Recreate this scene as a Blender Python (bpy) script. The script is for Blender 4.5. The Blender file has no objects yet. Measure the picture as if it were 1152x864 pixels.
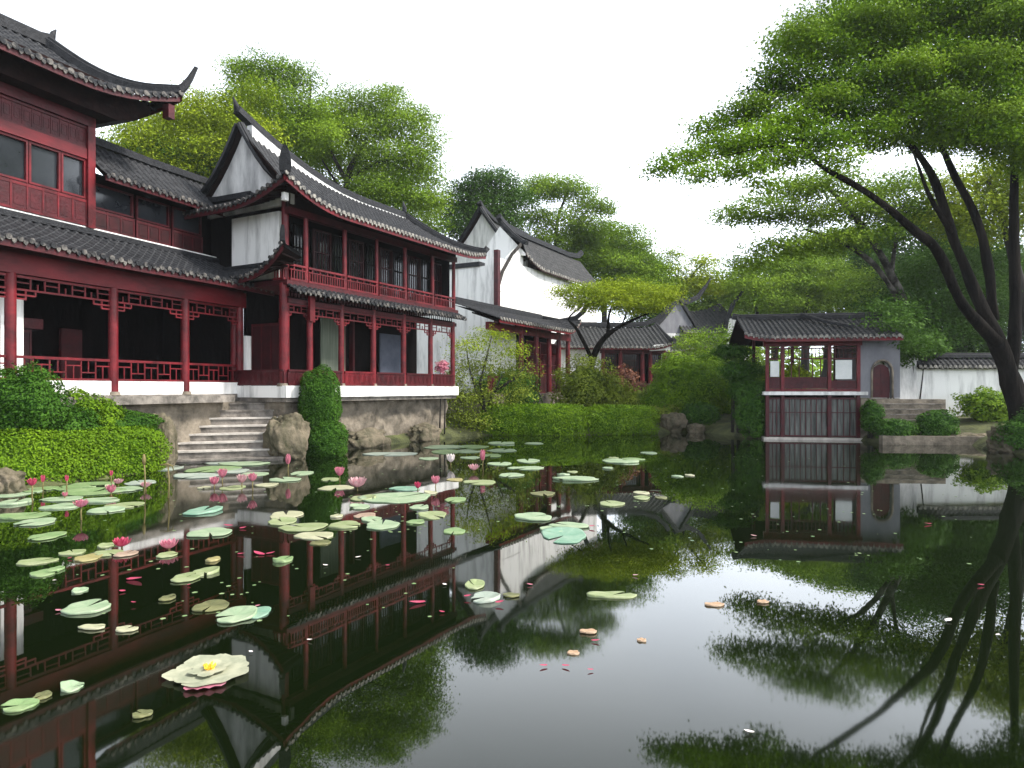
import bpy, bmesh, math, random
import numpy as np
from mathutils import Vector, noise

random.seed(7)
RNG = np.random.default_rng(11)
R = math.radians
scene = bpy.context.scene
col = scene.collection
H = 1.95            # eye height above the water
F = 768.0           # focal length in photo pixels (photo 1152 x 864)
HZ = 437.0          # horizon row of the photo

# ------------------------------------------------------------------ camera
cam_d = bpy.data.cameras.new("camera")
cam = bpy.data.objects.new("camera", cam_d)
col.objects.link(cam)
cam.location = (0, 0, H)
cam.rotation_euler = (R(90), 0, 0)
cam_d.sensor_width = 36
cam_d.lens = 24
cam_d.shift_y = 5 / 1152
cam_d.clip_end = 3000
scene.camera = cam

# ------------------------------------------------------------------ world, sun, exposure
SUN_EL, SUN_AZ = R(48), R(100)      # azimuth clockwise from +Y
w = bpy.data.worlds.new("World")
scene.world = w
w.use_nodes = True
nt = w.node_tree
nt.nodes.clear()
sky = nt.nodes.new("ShaderNodeTexSky")
sky.sky_type = 'NISHITA'
sky.sun_disc = False
sky.sun_elevation = SUN_EL
sky.sun_rotation = SUN_AZ
sky.air_density = 1.0
sky.dust_density = 4.0
sky.ozone_density = 1.0
hs = nt.nodes.new("ShaderNodeHueSaturation")
hs.inputs["Saturation"].default_value = 0.16
bgn = nt.nodes.new("ShaderNodeBackground")
bgn.inputs["Strength"].default_value = 0.15
wo = nt.nodes.new("ShaderNodeOutputWorld")
nt.links.new(sky.outputs[0], hs.inputs["Color"])
ctc = nt.nodes.new("ShaderNodeTexCoord")
cnz = nt.nodes.new("ShaderNodeTexNoise")
cnz.inputs["Scale"].default_value = 1.6
cnz.inputs["Detail"].default_value = 4
ccr = nt.nodes.new("ShaderNodeValToRGB")
ccr.color_ramp.elements[0].position = .3
ccr.color_ramp.elements[1].position = .7
ccr.color_ramp.elements[0].color = (2.6, 2.92, 3.4, 1)
ccr.color_ramp.elements[1].color = (3.6, 3.85, 4.15, 1)
cmx = nt.nodes.new("ShaderNodeMix")
cmx.data_type = 'RGBA'
cmx.inputs[0].default_value = 0.72      # high overcast cloud over the clear sky
nt.links.new(ctc.outputs["Generated"], cnz.inputs["Vector"])
nt.links.new(cnz.outputs["Fac"], ccr.inputs[0])
csx = nt.nodes.new("ShaderNodeSeparateXYZ")
cmr = nt.nodes.new("ShaderNodeMapRange")
cmr.interpolation_type = 'SMOOTHSTEP'
for k_, v_ in (("From Min", .22), ("From Max", .56), ("To Min", 3.0), ("To Max", .66)):
    cmr.inputs[k_].default_value = v_
cvm = nt.nodes.new("ShaderNodeVectorMath")
cvm.operation = 'SCALE'
nt.links.new(ctc.outputs["Generated"], csx.inputs[0])
nt.links.new(csx.outputs[2], cmr.inputs["Value"])
nt.links.new(ccr.outputs[0], cvm.inputs[0])
nt.links.new(cmr.outputs[0], cvm.inputs["Scale"])
nt.links.new(hs.outputs[0], cmx.inputs[6])
nt.links.new(cvm.outputs[0], cmx.inputs[7])
nt.links.new(cmx.outputs[2], bgn.inputs[0])
nt.links.new(bgn.outputs[0], wo.inputs[0])

sun_d = bpy.data.lights.new("sun", 'SUN')
sun_d.energy = 2.6
sun_d.angle = R(10)
sun_d.color = (1.0, 0.95, 0.87)
sun = bpy.data.objects.new("sun", sun_d)
col.objects.link(sun)
sv = Vector((math.sin(SUN_AZ) * math.cos(SUN_EL), math.cos(SUN_AZ) * math.cos(SUN_EL), math.sin(SUN_EL)))
sun.rotation_euler = sv.to_track_quat('Z', 'Y').to_euler()
sun.location = (30, -10, 40)

vs = scene.view_settings
vs.view_transform = 'Standard'
vs.look = 'None'
vs.gamma = 1
vs.use_curve_mapping = False
vs.exposure = 1.3
scene.cycles.max_bounces = 8
scene.cycles.diffuse_bounces = 3
scene.cycles.glossy_bounces = 4
scene.cycles.transmission_bounces = 4
scene.cycles.transparent_max_bounces = 6
scene.cycles.volume_bounces = 0
scene.cycles.use_denoising = True
scene.cycles.sample_clamp_indirect = 6

# ------------------------------------------------------------------ materials
MATS = {}


def mat(name, c1, c2=None, scale=4.0, rough=0.7, bump=0.0, bscale=None, stretch=(1, 1, 1), detail=5.0,
        spec=0.3, ramp=(0.35, 0.65), trans=0.0, tone=False):
    m = bpy.data.materials.new(name)
    m.use_nodes = True
    t = m.node_tree
    N, L = t.nodes, t.links
    p = N["Principled BSDF"]
    p.inputs["Roughness"].default_value = rough
    p.inputs["Specular IOR Level"].default_value = spec
    c2 = c2 or c1
    tc = N.new("ShaderNodeTexCoord")
    mp = N.new("ShaderNodeMapping")
    mp.inputs["Scale"].default_value = stretch
    L.new(tc.outputs["Object"], mp.inputs[0])
    nz = N.new("ShaderNodeTexNoise")
    nz.inputs["Scale"].default_value = scale
    nz.inputs["Detail"].default_value = detail
    nz.inputs["Roughness"].default_value = 0.65
    L.new(mp.outputs[0], nz.inputs["Vector"])
    cr = N.new("ShaderNodeValToRGB")
    cr.color_ramp.elements[0].position = ramp[0]
    cr.color_ramp.elements[1].position = ramp[1]
    cr.color_ramp.elements[0].color = (*c1, 1)
    cr.color_ramp.elements[1].color = (*c2, 1)
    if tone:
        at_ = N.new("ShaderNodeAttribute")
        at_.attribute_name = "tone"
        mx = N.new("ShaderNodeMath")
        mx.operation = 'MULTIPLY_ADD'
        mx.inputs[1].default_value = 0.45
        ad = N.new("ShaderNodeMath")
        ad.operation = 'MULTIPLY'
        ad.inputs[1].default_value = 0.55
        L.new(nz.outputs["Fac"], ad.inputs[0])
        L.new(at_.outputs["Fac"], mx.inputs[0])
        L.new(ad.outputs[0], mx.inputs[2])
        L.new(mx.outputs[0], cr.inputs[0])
    else:
        L.new(nz.outputs["Fac"], cr.inputs[0])
    L.new(cr.outputs[0], p.inputs["Base Color"])
    if bump:
        nb = N.new("ShaderNodeTexNoise")
        nb.inputs["Scale"].default_value = bscale or scale * 3
        nb.inputs["Detail"].default_value = 6
        L.new(mp.outputs[0], nb.inputs["Vector"])
        bp = N.new("ShaderNodeBump")
        bp.inputs["Strength"].default_value = bump
        bp.inputs["Distance"].default_value = 0.05
        L.new(nb.outputs["Fac"], bp.inputs["Height"])
        L.new(bp.outputs[0], p.inputs["Normal"])
    if trans:
        tr = N.new("ShaderNodeBsdfTranslucent")
        L.new(cr.outputs[0], tr.inputs["Color"])
        ms = N.new("ShaderNodeMixShader")
        ms.inputs[0].default_value = trans
        L.new(p.outputs[0], ms.inputs[1])
        L.new(tr.outputs[0], ms.inputs[2])
        L.new(ms.outputs[0], N["Material Output"].inputs["Surface"])
    MATS[name] = m
    return m


red = mat("red_lacquer", (0.052, 0.004, 0.006), (0.170, 0.011, 0.017), 2.2, 0.45, 0.15, 14, detail=8)
dkred = mat("dark_red_wood", (0.035, 0.004, 0.006), (0.075, 0.007, 0.011), 3, 0.5, 0.2, 16)
deepred = mat("deep_red_board", (0.016, 0.002, 0.003), (0.04, 0.004, 0.006), 3, 0.55)
beamred = mat("beam_red", (0.062, 0.0045, 0.007), (0.180, 0.012, 0.018), 1.6, 0.45, 0.15, 10, stretch=(.4, 1, 1), detail=8)
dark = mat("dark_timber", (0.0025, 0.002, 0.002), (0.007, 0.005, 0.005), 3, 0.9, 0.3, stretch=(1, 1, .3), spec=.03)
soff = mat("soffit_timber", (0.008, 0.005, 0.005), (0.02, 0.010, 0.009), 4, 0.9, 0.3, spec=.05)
tile = mat("grey_tile", (0.007, 0.0078, 0.0105), (0.040, 0.041, 0.045), 5, 0.62, 0.5, 30, detail=9, ramp=(.3, .75))
tile2 = mat("old_grey_tile", (0.012, 0.013, 0.015), (0.062, 0.062, 0.063), 4, 0.7, 0.5, 30, detail=9, ramp=(.3, .75))
ridgem = mat("ridge_mortar", (0.005, 0.0056, 0.008), (0.022, 0.023, 0.027), 6, 0.65, 0.5, 25, detail=9)
tend2 = mat("dark_tile_end", (0.012, 0.013, 0.016), (0.17, 0.155, 0.14), 5, 0.7, 0.4, 30, ramp=(.45, .66))
tend = mat("tile_end_clay", (0.05, 0.05, 0.05), (0.30, 0.28, 0.25), 7, 0.7, 0.4, 30, ramp=(.38, .6))
plaster = mat("lime_plaster", (0.36, 0.355, 0.345), (0.82, 0.81, 0.79), 1.5, 0.85, 0.15, 14, stretch=(1.4, 1.4, .22), detail=10, ramp=(.3, .52))
stain = mat("stained_plaster", (0.22, 0.22, 0.225), (0.74, 0.73, 0.72), 1.5, 0.9, 0.2, 14, stretch=(1, 1, .3), detail=10, ramp=(.3, .62))
greyp = mat("grey_plaster", (0.13, 0.13, 0.15), (0.22, 0.22, 0.235), 1.3, 0.9, 0.15, 12, stretch=(1, 1, .4), detail=8)
stone = mat("weathered_stone", (0.045, 0.039, 0.030), (0.29, 0.245, 0.19), 2.2, 0.85, 0.6, 10, detail=10, ramp=(.3, .7))
stepst = mat("step_stone", (0.08, 0.072, 0.063), (0.27, 0.24, 0.21), 3.0, 0.85, 0.4, 14, detail=10)
nosing = mat("pale_nosing", (0.34, 0.31, 0.28), (0.56, 0.52, 0.47), 4.0, 0.75, 0.3, 14, detail=8)  # paler stone for step tops and the pavilion footing
rock = mat("mossy_rock", (0.03, 0.032, 0.014), (0.19, 0.155, 0.11), 2.2, 0.9, 0.8, 8, detail=10, ramp=(.32, .68))
whiterock = mat("pale_rock", (0.3, 0.3, 0.29), (0.6, 0.6, 0.58), 3, 0.9, 0.6, 9)
glass = mat("dark_window_glass", (0.012, 0.014, 0.018), (0.03, 0.034, 0.04), 1, 0.12, spec=0.6)
reflpane = mat("painted_reflection", (0.035, 0.04, 0.036), (0.16, 0.17, 0.155), 2.2, 0.35, stretch=(5, 5, .35), ramp=(.38, .62))  # vertical streaks paint the pavilion's water reflection into the pane colour
paper = mat("paper_pane", (0.62, 0.64, 0.62), (0.75, 0.76, 0.74), 3, 0.8)
curtain = mat("pale_curtain", (0.06, 0.075, 0.055), (0.13, 0.15, 0.115), 3, 0.9, stretch=(6, 6, .2))
bluegrey = mat("blue_grey_board", (0.05, 0.06, 0.085), (0.08, 0.09, 0.12), 2, 0.8)
bark = mat("dark_bark", (0.002, 0.0018, 0.0015), (0.015, 0.012, 0.010), 3, 0.95, 1.0, 14, stretch=(1, 1, .2), detail=10, spec=.05)
palebark = mat("pale_bark", (0.012, 0.010, 0.009), (0.11, 0.10, 0.09), 2.2, 0.9, 0.7, 9, detail=9, ramp=(.42, .62))
bark2 = mat("grey_bark", (0.012, 0.010, 0.009), (0.05, 0.044, 0.04), 3, 0.9, 0.8, 9, stretch=(1, 1, .25), detail=9)
soil = mat("bank_soil", (0.03, 0.035, 0.015), (0.10, 0.11, 0.04), 1.5, 0.95, 0.8, 12, detail=10)

L_big = mat("leaf_deep_green", (0.04, 0.11, 0.004), (0.26, 0.42, 0.016), 0.55, 0.6, spec=0.06, trans=0.22, tone=True, detail=2, ramp=(.25, .75))
L_yel = mat("leaf_yellow_green", (0.12, 0.20, 0.008), (0.42, 0.50, 0.035), 0.5, 0.6, spec=0.06, trans=0.22, tone=True, detail=2, ramp=(.2, .8))
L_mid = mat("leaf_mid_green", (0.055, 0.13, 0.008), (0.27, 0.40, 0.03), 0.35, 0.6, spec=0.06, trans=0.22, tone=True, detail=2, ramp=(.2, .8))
L_drk = mat("leaf_dark_green", (0.018, 0.055, 0.008), (0.09, 0.18, 0.025), 0.4, 0.6, spec=0.06, trans=0.22, tone=True, detail=2, ramp=(.2, .8))
L_hdg = mat("leaf_box_hedge", (0.05, 0.115, 0.006), (0.18, 0.30, 0.016), 1.2, 0.6, spec=0.06, trans=0.22, tone=True, detail=2, ramp=(.25, .75))
L_top = mat("leaf_topiary", (0.02, 0.065, 0.008), (0.075, 0.17, 0.02), 1.2, 0.6, spec=0.06, trans=0.22, tone=True, detail=2, ramp=(.25, .75))
L_olv = mat("leaf_olive", (0.07, 0.11, 0.01), (0.28, 0.34, 0.045), 0.8, 0.6, spec=0.06, trans=0.22, tone=True, detail=2, ramp=(.2, .8))
L_red = mat("leaf_reddish", (0.10, 0.03, 0.02), (0.28, 0.12, 0.06), 1.0, 0.6, trans=0.22, tone=True, detail=2, ramp=(.2, .8))
Petal = mat("petal_pink", (0.54, 0.13, 0.21), (0.68, 0.33, 0.39), 9, 0.5, trans=0.35, ramp=(.3, .7))
PetalD = mat("petal_crimson", (0.46, 0.03, 0.10), (0.60, 0.12, 0.19), 9, 0.5, trans=0.3, ramp=(.3, .7))
PetalP = mat("petal_pale_pink", (0.56, 0.27, 0.31), (0.66, 0.47, 0.47), 9, 0.5, trans=0.35, ramp=(.3, .7))
Cream = mat("petal_cream", (0.25, 0.27, 0.19), (0.42, 0.42, 0.30), 9, 0.6, trans=0.12)
Yolk = mat("stamen_yellow", (0.75, 0.36, 0.02), (0.85, 0.55, 0.06), 30, 0.7)
Stem = mat("lotus_stem", (0.10, 0.09, 0.03), (0.22, 0.17, 0.07), 8, 0.7)
Fleck = mat("petal_white", (0.72, 0.62, 0.60), (0.82, 0.76, 0.72), 8, 0.6)


def pad_mat(name, c1, c2):
    m = mat(name, c1, c2, 3.5, 0.42, 0.15, 20, detail=4, ramp=(.35, .68), trans=0.1)
    t = m.node_tree
    N, L = t.nodes, t.links
    tc = next(n for n in N if n.type == 'TEX_COORD')
    p = N["Principled BSDF"]
    cr = next(n for n in N if n.type == 'VALTORGB')
    sx = N.new("ShaderNodeSeparateXYZ")
    L.new(tc.outputs["Object"], sx.inputs[0])
    a = N.new("ShaderNodeMath"); a.operation = 'ARCTAN2'
    L.new(sx.outputs[0], a.inputs[0]); L.new(sx.outputs[1], a.inputs[1])
    b = N.new("ShaderNodeMath"); b.operation = 'MULTIPLY'; b.inputs[1].default_value = 6.5
    L.new(a.outputs[0], b.inputs[0])
    c = N.new("ShaderNodeMath"); c.operation = 'SINE'; L.new(b.outputs[0], c.inputs[0])
    d = N.new("ShaderNodeMath"); d.operation = 'ABSOLUTE'; L.new(c.outputs[0], d.inputs[0])
    e = N.new("ShaderNodeMapRange")
    e.inputs["From Min"].default_value = 0.0; e.inputs["From Max"].default_value = 0.16
    e.inputs["To Min"].default_value = 0.5; e.inputs["To Max"].default_value = 0.0
    L.new(d.outputs[0], e.inputs["Value"])
    mx = N.new("ShaderNodeMix"); mx.data_type = 'RGBA'
    mx.inputs[7].default_value = (min(1, c2[0] * 1.25), min(1, c2[1] * 1.2), min(1, c2[2] * 1.1), 1)
    L.new(e.outputs[0], mx.inputs[0]); L.new(cr.outputs[0], mx.inputs[6])
    L.new(mx.outputs[2], p.inputs["Base Color"])
    return m


PAD = {
    'mint': (pad_mat("pad_mint", (0.22, 0.32, 0.19), (0.36, 0.43, 0.29)), 'mint green'),
    'green': (pad_mat("pad_green", (0.15, 0.25, 0.1), (0.26, 0.34, 0.17)), 'plain green'),
    'teal': (pad_mat("pad_teal", (0.14, 0.29, 0.2), (0.26, 0.38, 0.29)), 'teal green'),
    'yel': (pad_mat("pad_yellow_green", (0.20, 0.255, 0.11), (0.33, 0.365, 0.21)), 'yellow green'),
    'cream': (pad_mat("pad_cream", (0.32, 0.33, 0.2), (0.46, 0.45, 0.31)), 'pale cream'),
    'gold': (pad_mat("pad_gold", (0.27, 0.23, 0.09), (0.37, 0.33, 0.16)), 'golden yellow'),
    'pink': (pad_mat("pad_pinkish", (0.28, 0.19, 0.14), (0.42, 0.33, 0.25)), 'pinkish'),
    'olive': (pad_mat("pad_olive", (0.08, 0.09, 0.04), (0.22, 0.22, 0.1)), 'speckled olive'),
    'orange': (pad_mat("pad_orange", (0.36, 0.22, 0.13), (0.48, 0.36, 0.25)), 'faded orange'),
    'pale': (pad_mat("pad_pale", (0.26, 0.32, 0.27), (0.38, 0.42, 0.36)), 'pale grey green'),
}


# ------------------------------------------------------------------ mesh helpers
def at(px, py, Y):
    return Vector(((px - 576) / F * Y, Y, H - (py - HZ) / F * Y))


def onwater(px, py):
    Y = H * F / (py - HZ)
    return Vector(((px - 576) / F * Y, Y, 0))


class MB:
    def __init__(s):
        s.v, s.f, s.sm = [], [], []

    def add(s, vs_, fs_, smooth=False):
        o = len(s.v)
        s.v.extend(tuple(p) for p in vs_)
        for f in fs_:
            s.f.append(tuple(i + o for i in f))
            s.sm.append(smooth)

    def box(s, x0, x1, y0, y1, z0, z1):
        s.add([(x0, y0, z0), (x1, y0, z0), (x1, y1, z0), (x0, y1, z0), (x0, y0, z1), (x1, y0, z1), (x1, y1, z1), (x0, y1, z1)],
              [(0, 3, 2, 1), (4, 5, 6, 7), (0, 1, 5, 4), (1, 2, 6, 5), (2, 3, 7, 6), (3, 0, 4, 7)])

    def cyl(s, x, y, r, z0, z1, n=14, r1=None):
        r1 = r if r1 is None else r1
        vv = []
        for z, q in ((z0, r), (z1, r1)):
            for i in range(n):
                a = 2 * math.pi * i / n
                vv.append((x + q * math.cos(a), y + q * math.sin(a), z))
        s.add(vv, [(i, (i + 1) % n, n + (i + 1) % n, n + i) for i in range(n)], True)
        s.add(vv, [tuple(range(n))[::-1], tuple(range(n, 2 * n))])

    def tube(s, pts, rad, n=8, jit=0.0):
        pts = [Vector(p) for p in pts]
        k = len(pts)
        rad = rad if hasattr(rad, '__len__') else [rad] * k
        vv, ff = [], []
        ref = Vector((0.31, 0.83, 0.17))
        for i, p in enumerate(pts):
            t = (pts[min(i + 1, k - 1)] - pts[max(i - 1, 0)]).normalized()
            a = t.cross(ref).normalized()
            b = t.cross(a).normalized()
            for j in range(n):
                th = 2 * math.pi * j / n
                q = rad[i] * (1 + jit * (noise.noise(Vector((p.x * 1.3 + math.cos(th), p.y + math.sin(th), p.z * .8))) + .5 * noise.noise(Vector((2.4 * math.cos(th) + p.x, 2.4 * math.sin(th), p.z * 1.6)))))
                vv.append(p + a * (q * math.cos(th)) + b * (q * math.sin(th)))
        for i in range(k - 1):
            for j in range(n):
                j2 = (j + 1) % n
                ff.append((i * n + j, i * n + j2, (i + 1) * n + j2, (i + 1) * n + j))
        ff.append(tuple(range(n))[::-1])
        ff.append(tuple(range((k - 1) * n, k * n)))
        s.add(vv, ff, True)

    def sweep(s, pts, wd, ht, drop=0.0):
        """rectangular ridge swept along pts; wd / ht numbers or lists"""
        pts = [Vector(p) for p in pts]
        k = len(pts)
        wd = wd if hasattr(wd, '__len__') else [wd] * k
        ht = ht if hasattr(ht, '__len__') else [ht] * k
        vv, ff = [], []
        prof = [(-.5, 0), (-.5, .62), (-.3, .7), (-.3, .9), (0, 1.0), (.3, .9), (.3, .7), (.5, .62), (.5, 0)]
        n = len(prof)
        for i, p in enumerate(pts):
            t = (pts[min(i + 1, k - 1)] - pts[max(i - 1, 0)]).normalized()
            sd = t.cross(Vector((0, 0, 1)))
            if sd.length < 1e-4:
                sd = Vector((1, 0, 0))
            sd.normalize()
            up = sd.cross(t).normalized()
            for (a, b) in prof:
                vv.append(p + sd * (a * wd[i]) + up * (b * ht[i] - drop))
        for i in range(k - 1):
            for j in range(n):
                j2 = (j + 1) % n
                ff.append((i * n + j, i * n + j2, (i + 1) * n + j2, (i + 1) * n + j))
        ff.append(tuple(range(n)))
        ff.append(tuple(range((k - 1) * n, k * n))[::-1])
        s.add(vv, ff)

    def prism(s, poly, fn, d0, d1):
        """poly of 2-D points pushed through fn(p, q, d) between depths d0 and d1"""
        n = len(poly)
        vv = [fn(p, q, d0) for p, q in poly] + [fn(p, q, d1) for p, q in poly]
        s.add(vv, [tuple(range(n)), tuple(range(n, 2 * n))[::-1]] + [(i, (i + 1) % n, n + (i + 1) % n, n + i) for i in range(n)])

    def build(s, name, m, parent=None):
        me = bpy.data.meshes.new(name)
        me.from_pydata(s.v, [], s.f)
        me.polygons.foreach_set("use_smooth", s.sm)
        me.materials.append(m)
        me.update()
        o = bpy.data.objects.new(name, me)
        col.objects.link(o)
        if parent is not None:
            o.parent = parent
        return o


def tag(o, label=None, cat=None, group=None, kind=None):
    if label: o["label"] = label
    if cat: o["category"] = cat
    if group: o["group"] = group
    if kind: o["kind"] = kind
    return o


def empty(name, loc, rz=0.0, label=None, cat=None, group=None):
    o = bpy.data.objects.new(name, None)
    col.objects.link(o)
    o.location = loc
    o.rotation_euler = (0, 0, rz)
    return tag(o, label, cat, group)


def recentre(o, c):
    """move a top-level mesh's origin to c without moving the mesh"""
    c = Vector(c)
    me = o.data
    n = len(me.vertices)
    a = np.empty(n * 3, np.float32)
    me.vertices.foreach_get("co", a)
    a = a.reshape(-1, 3) - np.array(c, np.float32)
    me.vertices.foreach_set("co", a.ravel())
    me.update()
    o.location = c
    return o


# ---- foliage
def leaf_arrays(P, Nn, size, aspect=0.5):
    n = len(P)
    Nn = Nn / (np.linalg.norm(Nn, axis=1, keepdims=True) + 1e-9)
    rnd = RNG.normal(size=(n, 3))
    T = np.cross(Nn, rnd)
    T /= np.linalg.norm(T, axis=1, keepdims=True) + 1e-9
    B = np.cross(Nn, T)
    sz = size[:, None]
    V = np.empty((n, 4, 3))
    V[:, 0] = P - T * sz * .5
    V[:, 1] = P + B * sz * aspect * .5 + Nn * sz * .08
    V[:, 2] = P + T * sz * .5 - Nn * sz * .1
    V[:, 3] = P - B * sz * aspect * .5 + Nn * sz * .08
    return V.reshape(-1, 3)


def quad_mesh(name, V, tone, m, parent=None, extra=None):
    nq = len(V) // 4
    idx = np.arange(nq * 4, dtype=np.int32)
    if extra is not None:
        ev, ef, et = extra
        idx = np.concatenate([idx, (ef + len(V)).ravel().astype(np.int32)])
        V = np.concatenate([V, ev])
        tone = np.concatenate([tone, et])
        nq += len(ef)
    me = bpy.data.meshes.new(name)
    me.vertices.add(len(V))
    me.vertices.foreach_set("co", V.astype(np.float32).ravel())
    me.loops.add(nq * 4)
    me.loops.foreach_set("vertex_index", idx)
    me.polygons.add(nq)
    me.polygons.foreach_set("loop_start", np.arange(0, nq * 4, 4, dtype=np.int32))
    a = me.attributes.new("tone", 'FLOAT', 'POINT')
    a.data.foreach_set("value", tone.astype(np.float32))
    me.materials.append(m)
    me.update(calc_edges=True)
    o = bpy.data.objects.new(name, me)
    col.objects.link(o)
    if parent is not None:
        o.parent = parent
    return o


def crown(clumps, per_area, lsize, m, parent, origin, name='crown', up=0.6, gap=0.5):
    """clumps: (centre Vector, rx, ry, rz) -> one mesh of leaf blades grouped in twig tufts"""
    Vs, Ts = [], []
    for (c, rx, ry, rz) in clumps:
        area = 4 * math.pi * ((rx * ry) ** 1.6 / 3 + (rx * rz) ** 1.6 / 3 + (ry * rz) ** 1.6 / 3) ** (1 / 1.6)
        nt_ = max(6, int(area * per_area / 12))
        d = RNG.normal(size=(nt_, 3))
        d /= np.linalg.norm(d, axis=1, keepdims=True)
        r = RNG.random(nt_) ** 0.33
        # uneven outline
        ph = RNG.random(3) * 9
        wob = 1 + 0.22 * np.sin(d[:, 0] * 5 + ph[0]) * np.sin(d[:, 1] * 4 + ph[1]) + 0.16 * np.sin(d[:, 2] * 6 + d[:, 0] * 3 + ph[2])
        tw = d * (r * wob)[:, None]
        keep = RNG.random(nt_) > gap * (tw[:, 2] < -.35)
        tw, dd = tw[keep], d[keep]
        nt_ = len(tw)
        k = 12
        pts = np.repeat(tw * np.array([rx, ry, rz]), k, axis=0)
        spread = lsize * 2.3
        off = RNG.normal(size=(nt_ * k, 3)) * np.array([spread, spread, spread * .42])
        pts = pts + off + np.array(c)
        nn = np.repeat(dd, k, axis=0) * (1 - up) + np.array([0, 0, up]) + RNG.normal(size=(nt_ * k, 3)) * .42
        sz = lsize * RNG.uniform(.65, 1.35, nt_ * k)
        Vs.append(leaf_arrays(pts, nn, sz))
        tn = np.clip(RNG.normal(.5, .12) + np.repeat(RNG.normal(0, .13, nt_), k) + RNG.normal(0, .12, nt_ * k), 0, 1)
        Ts.append(np.repeat(tn, 4))
    V = np.concatenate(Vs) - np.array(origin)
    return quad_mesh(name, V, np.concatenate(Ts), m, parent)


def bush_mesh(name, blobs, per_area, lsize, m, origin, parent=None, e=1.0, rough=.1, rz=0.0, thick=.16):
    Vs, Ts, EV, EF = [], [], [], []
    cz, sz_ = math.cos(rz), math.sin(rz)
    base = 0
    for (x, y, z, rx, ry, rh) in blobs:
        area = 4 * math.pi * ((rx * ry) ** 1.6 / 3 + (rx * rh) ** 1.6 / 3 + (ry * rh) ** 1.6 / 3) ** (1 / 1.6)
        n = int(area * per_area)
        d = RNG.normal(size=(n, 3))
        if e < .7:      # even cover on a box-like clipped form
            d = RNG.uniform(-1, 1, (n, 3))
            fa = np.array([ry * rh, rx * rh, rx * ry]); fa = fa / fa.sum()
            ax_ = RNG.choice(3, n, p=fa)
            d[np.arange(n), ax_] = RNG.choice((-1.0, 1.0), n)
        d /= np.linalg.norm(d, axis=1, keepdims=True)
        ph = RNG.random(6) * 9

        def shape(d, jitter):
            pn = 2 / e
            q = d / (np.sum(np.abs(d) ** pn, axis=1, keepdims=True) ** (1 / pn))
            wob = 1 + rough * (np.sin(d[:, 0] * 6 + ph[0]) * np.sin(d[:, 1] * 5 + ph[1]) + .7 * np.sin(d[:, 2] * 7 + d[:, 0] * 4 + ph[2])
                               + .5 * np.sin(d[:, 0] * 13 + ph[3]) * np.sin(d[:, 1] * 12 + d[:, 2] * 9 + ph[4]))
            q = q * (wob + jitter)[:, None] * np.array([rx, ry, rh])
            return np.stack([q[:, 0] * cz - q[:, 1] * sz_, q[:, 0] * sz_ + q[:, 1] * cz, q[:, 2]], 1)
        jt = -thick * RNG.random(n) ** 1.3 + .04 + (RNG.random(n) < (.07 if e > .86 else .02)) * RNG.uniform(.03, .2 if e > .86 else .09, n)
        p = shape(d, jt) + np.array([x, y, z])
        nn = np.sign(d) * np.abs(d) ** (2 / e - 1) / np.array([rx, ry, rh])
        nn /= np.linalg.norm(nn, axis=1, keepdims=True)
        nn = np.stack([nn[:, 0] * cz - nn[:, 1] * sz_, nn[:, 0] * sz_ + nn[:, 1] * cz, nn[:, 2]], 1)
        nn = nn * .8 + np.array([0, 0, .45]) + RNG.normal(size=(n, 3)) * .45
        s_ = lsize * RNG.uniform(.65, 1.35, n)
        Vs.append(leaf_arrays(p, nn, s_, .55))
        tn = np.clip(.5 + RNG.normal(0, .16, n) + .1 * np.sin(d[:, 0] * 9 + ph[5]), 0, 1)
        Ts.append(np.repeat(tn, 4))
        # closed core under the leaves, in the darkest leaf tone
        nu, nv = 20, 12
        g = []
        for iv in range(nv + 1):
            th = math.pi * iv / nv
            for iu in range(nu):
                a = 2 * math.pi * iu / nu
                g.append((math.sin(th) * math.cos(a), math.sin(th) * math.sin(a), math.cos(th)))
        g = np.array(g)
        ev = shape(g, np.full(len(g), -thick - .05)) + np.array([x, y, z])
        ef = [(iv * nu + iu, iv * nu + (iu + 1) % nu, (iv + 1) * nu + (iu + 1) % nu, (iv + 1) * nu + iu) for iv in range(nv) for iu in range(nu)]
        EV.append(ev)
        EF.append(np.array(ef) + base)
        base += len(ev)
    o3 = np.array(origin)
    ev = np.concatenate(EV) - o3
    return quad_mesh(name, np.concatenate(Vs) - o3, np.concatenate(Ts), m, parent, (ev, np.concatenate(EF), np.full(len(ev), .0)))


def bush(name, label, cat, blobs, per_area, lsize, m, e=1.0, rough=.1, rz=0.0, group=None, thick=.16):
    """a shrub: root with foliage and a few stems"""
    cx = sum(b[0] for b in blobs) / len(blobs)
    cy = sum(b[1] for b in blobs) / len(blobs)
    z0 = ground_z(cx, cy)
    org = Vector((cx, cy, z0))
    root = empty(name, org, 0, label, cat, group)
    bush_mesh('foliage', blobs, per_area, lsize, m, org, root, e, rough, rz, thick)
    mb = MB()
    for (x, y, z, rx, ry, rh) in blobs[:3]:
        for k in range(3):
            a = random.random() * 6.28
            b = Vector((x - cx + .12 * math.cos(a), y - cy + .12 * math.sin(a), min(0, z - rh - z0)))
            t = Vector((x - cx + .4 * rx * math.cos(a), y - cy + .4 * ry * math.sin(a), max(.1, z - z0)))
            mb.tube([b, b.lerp(t, .5) + Vector((.03, .02, .05)), t], [.035, .025, .012], 6)
    mb.build('stem', bark2, root)
    return root


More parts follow.
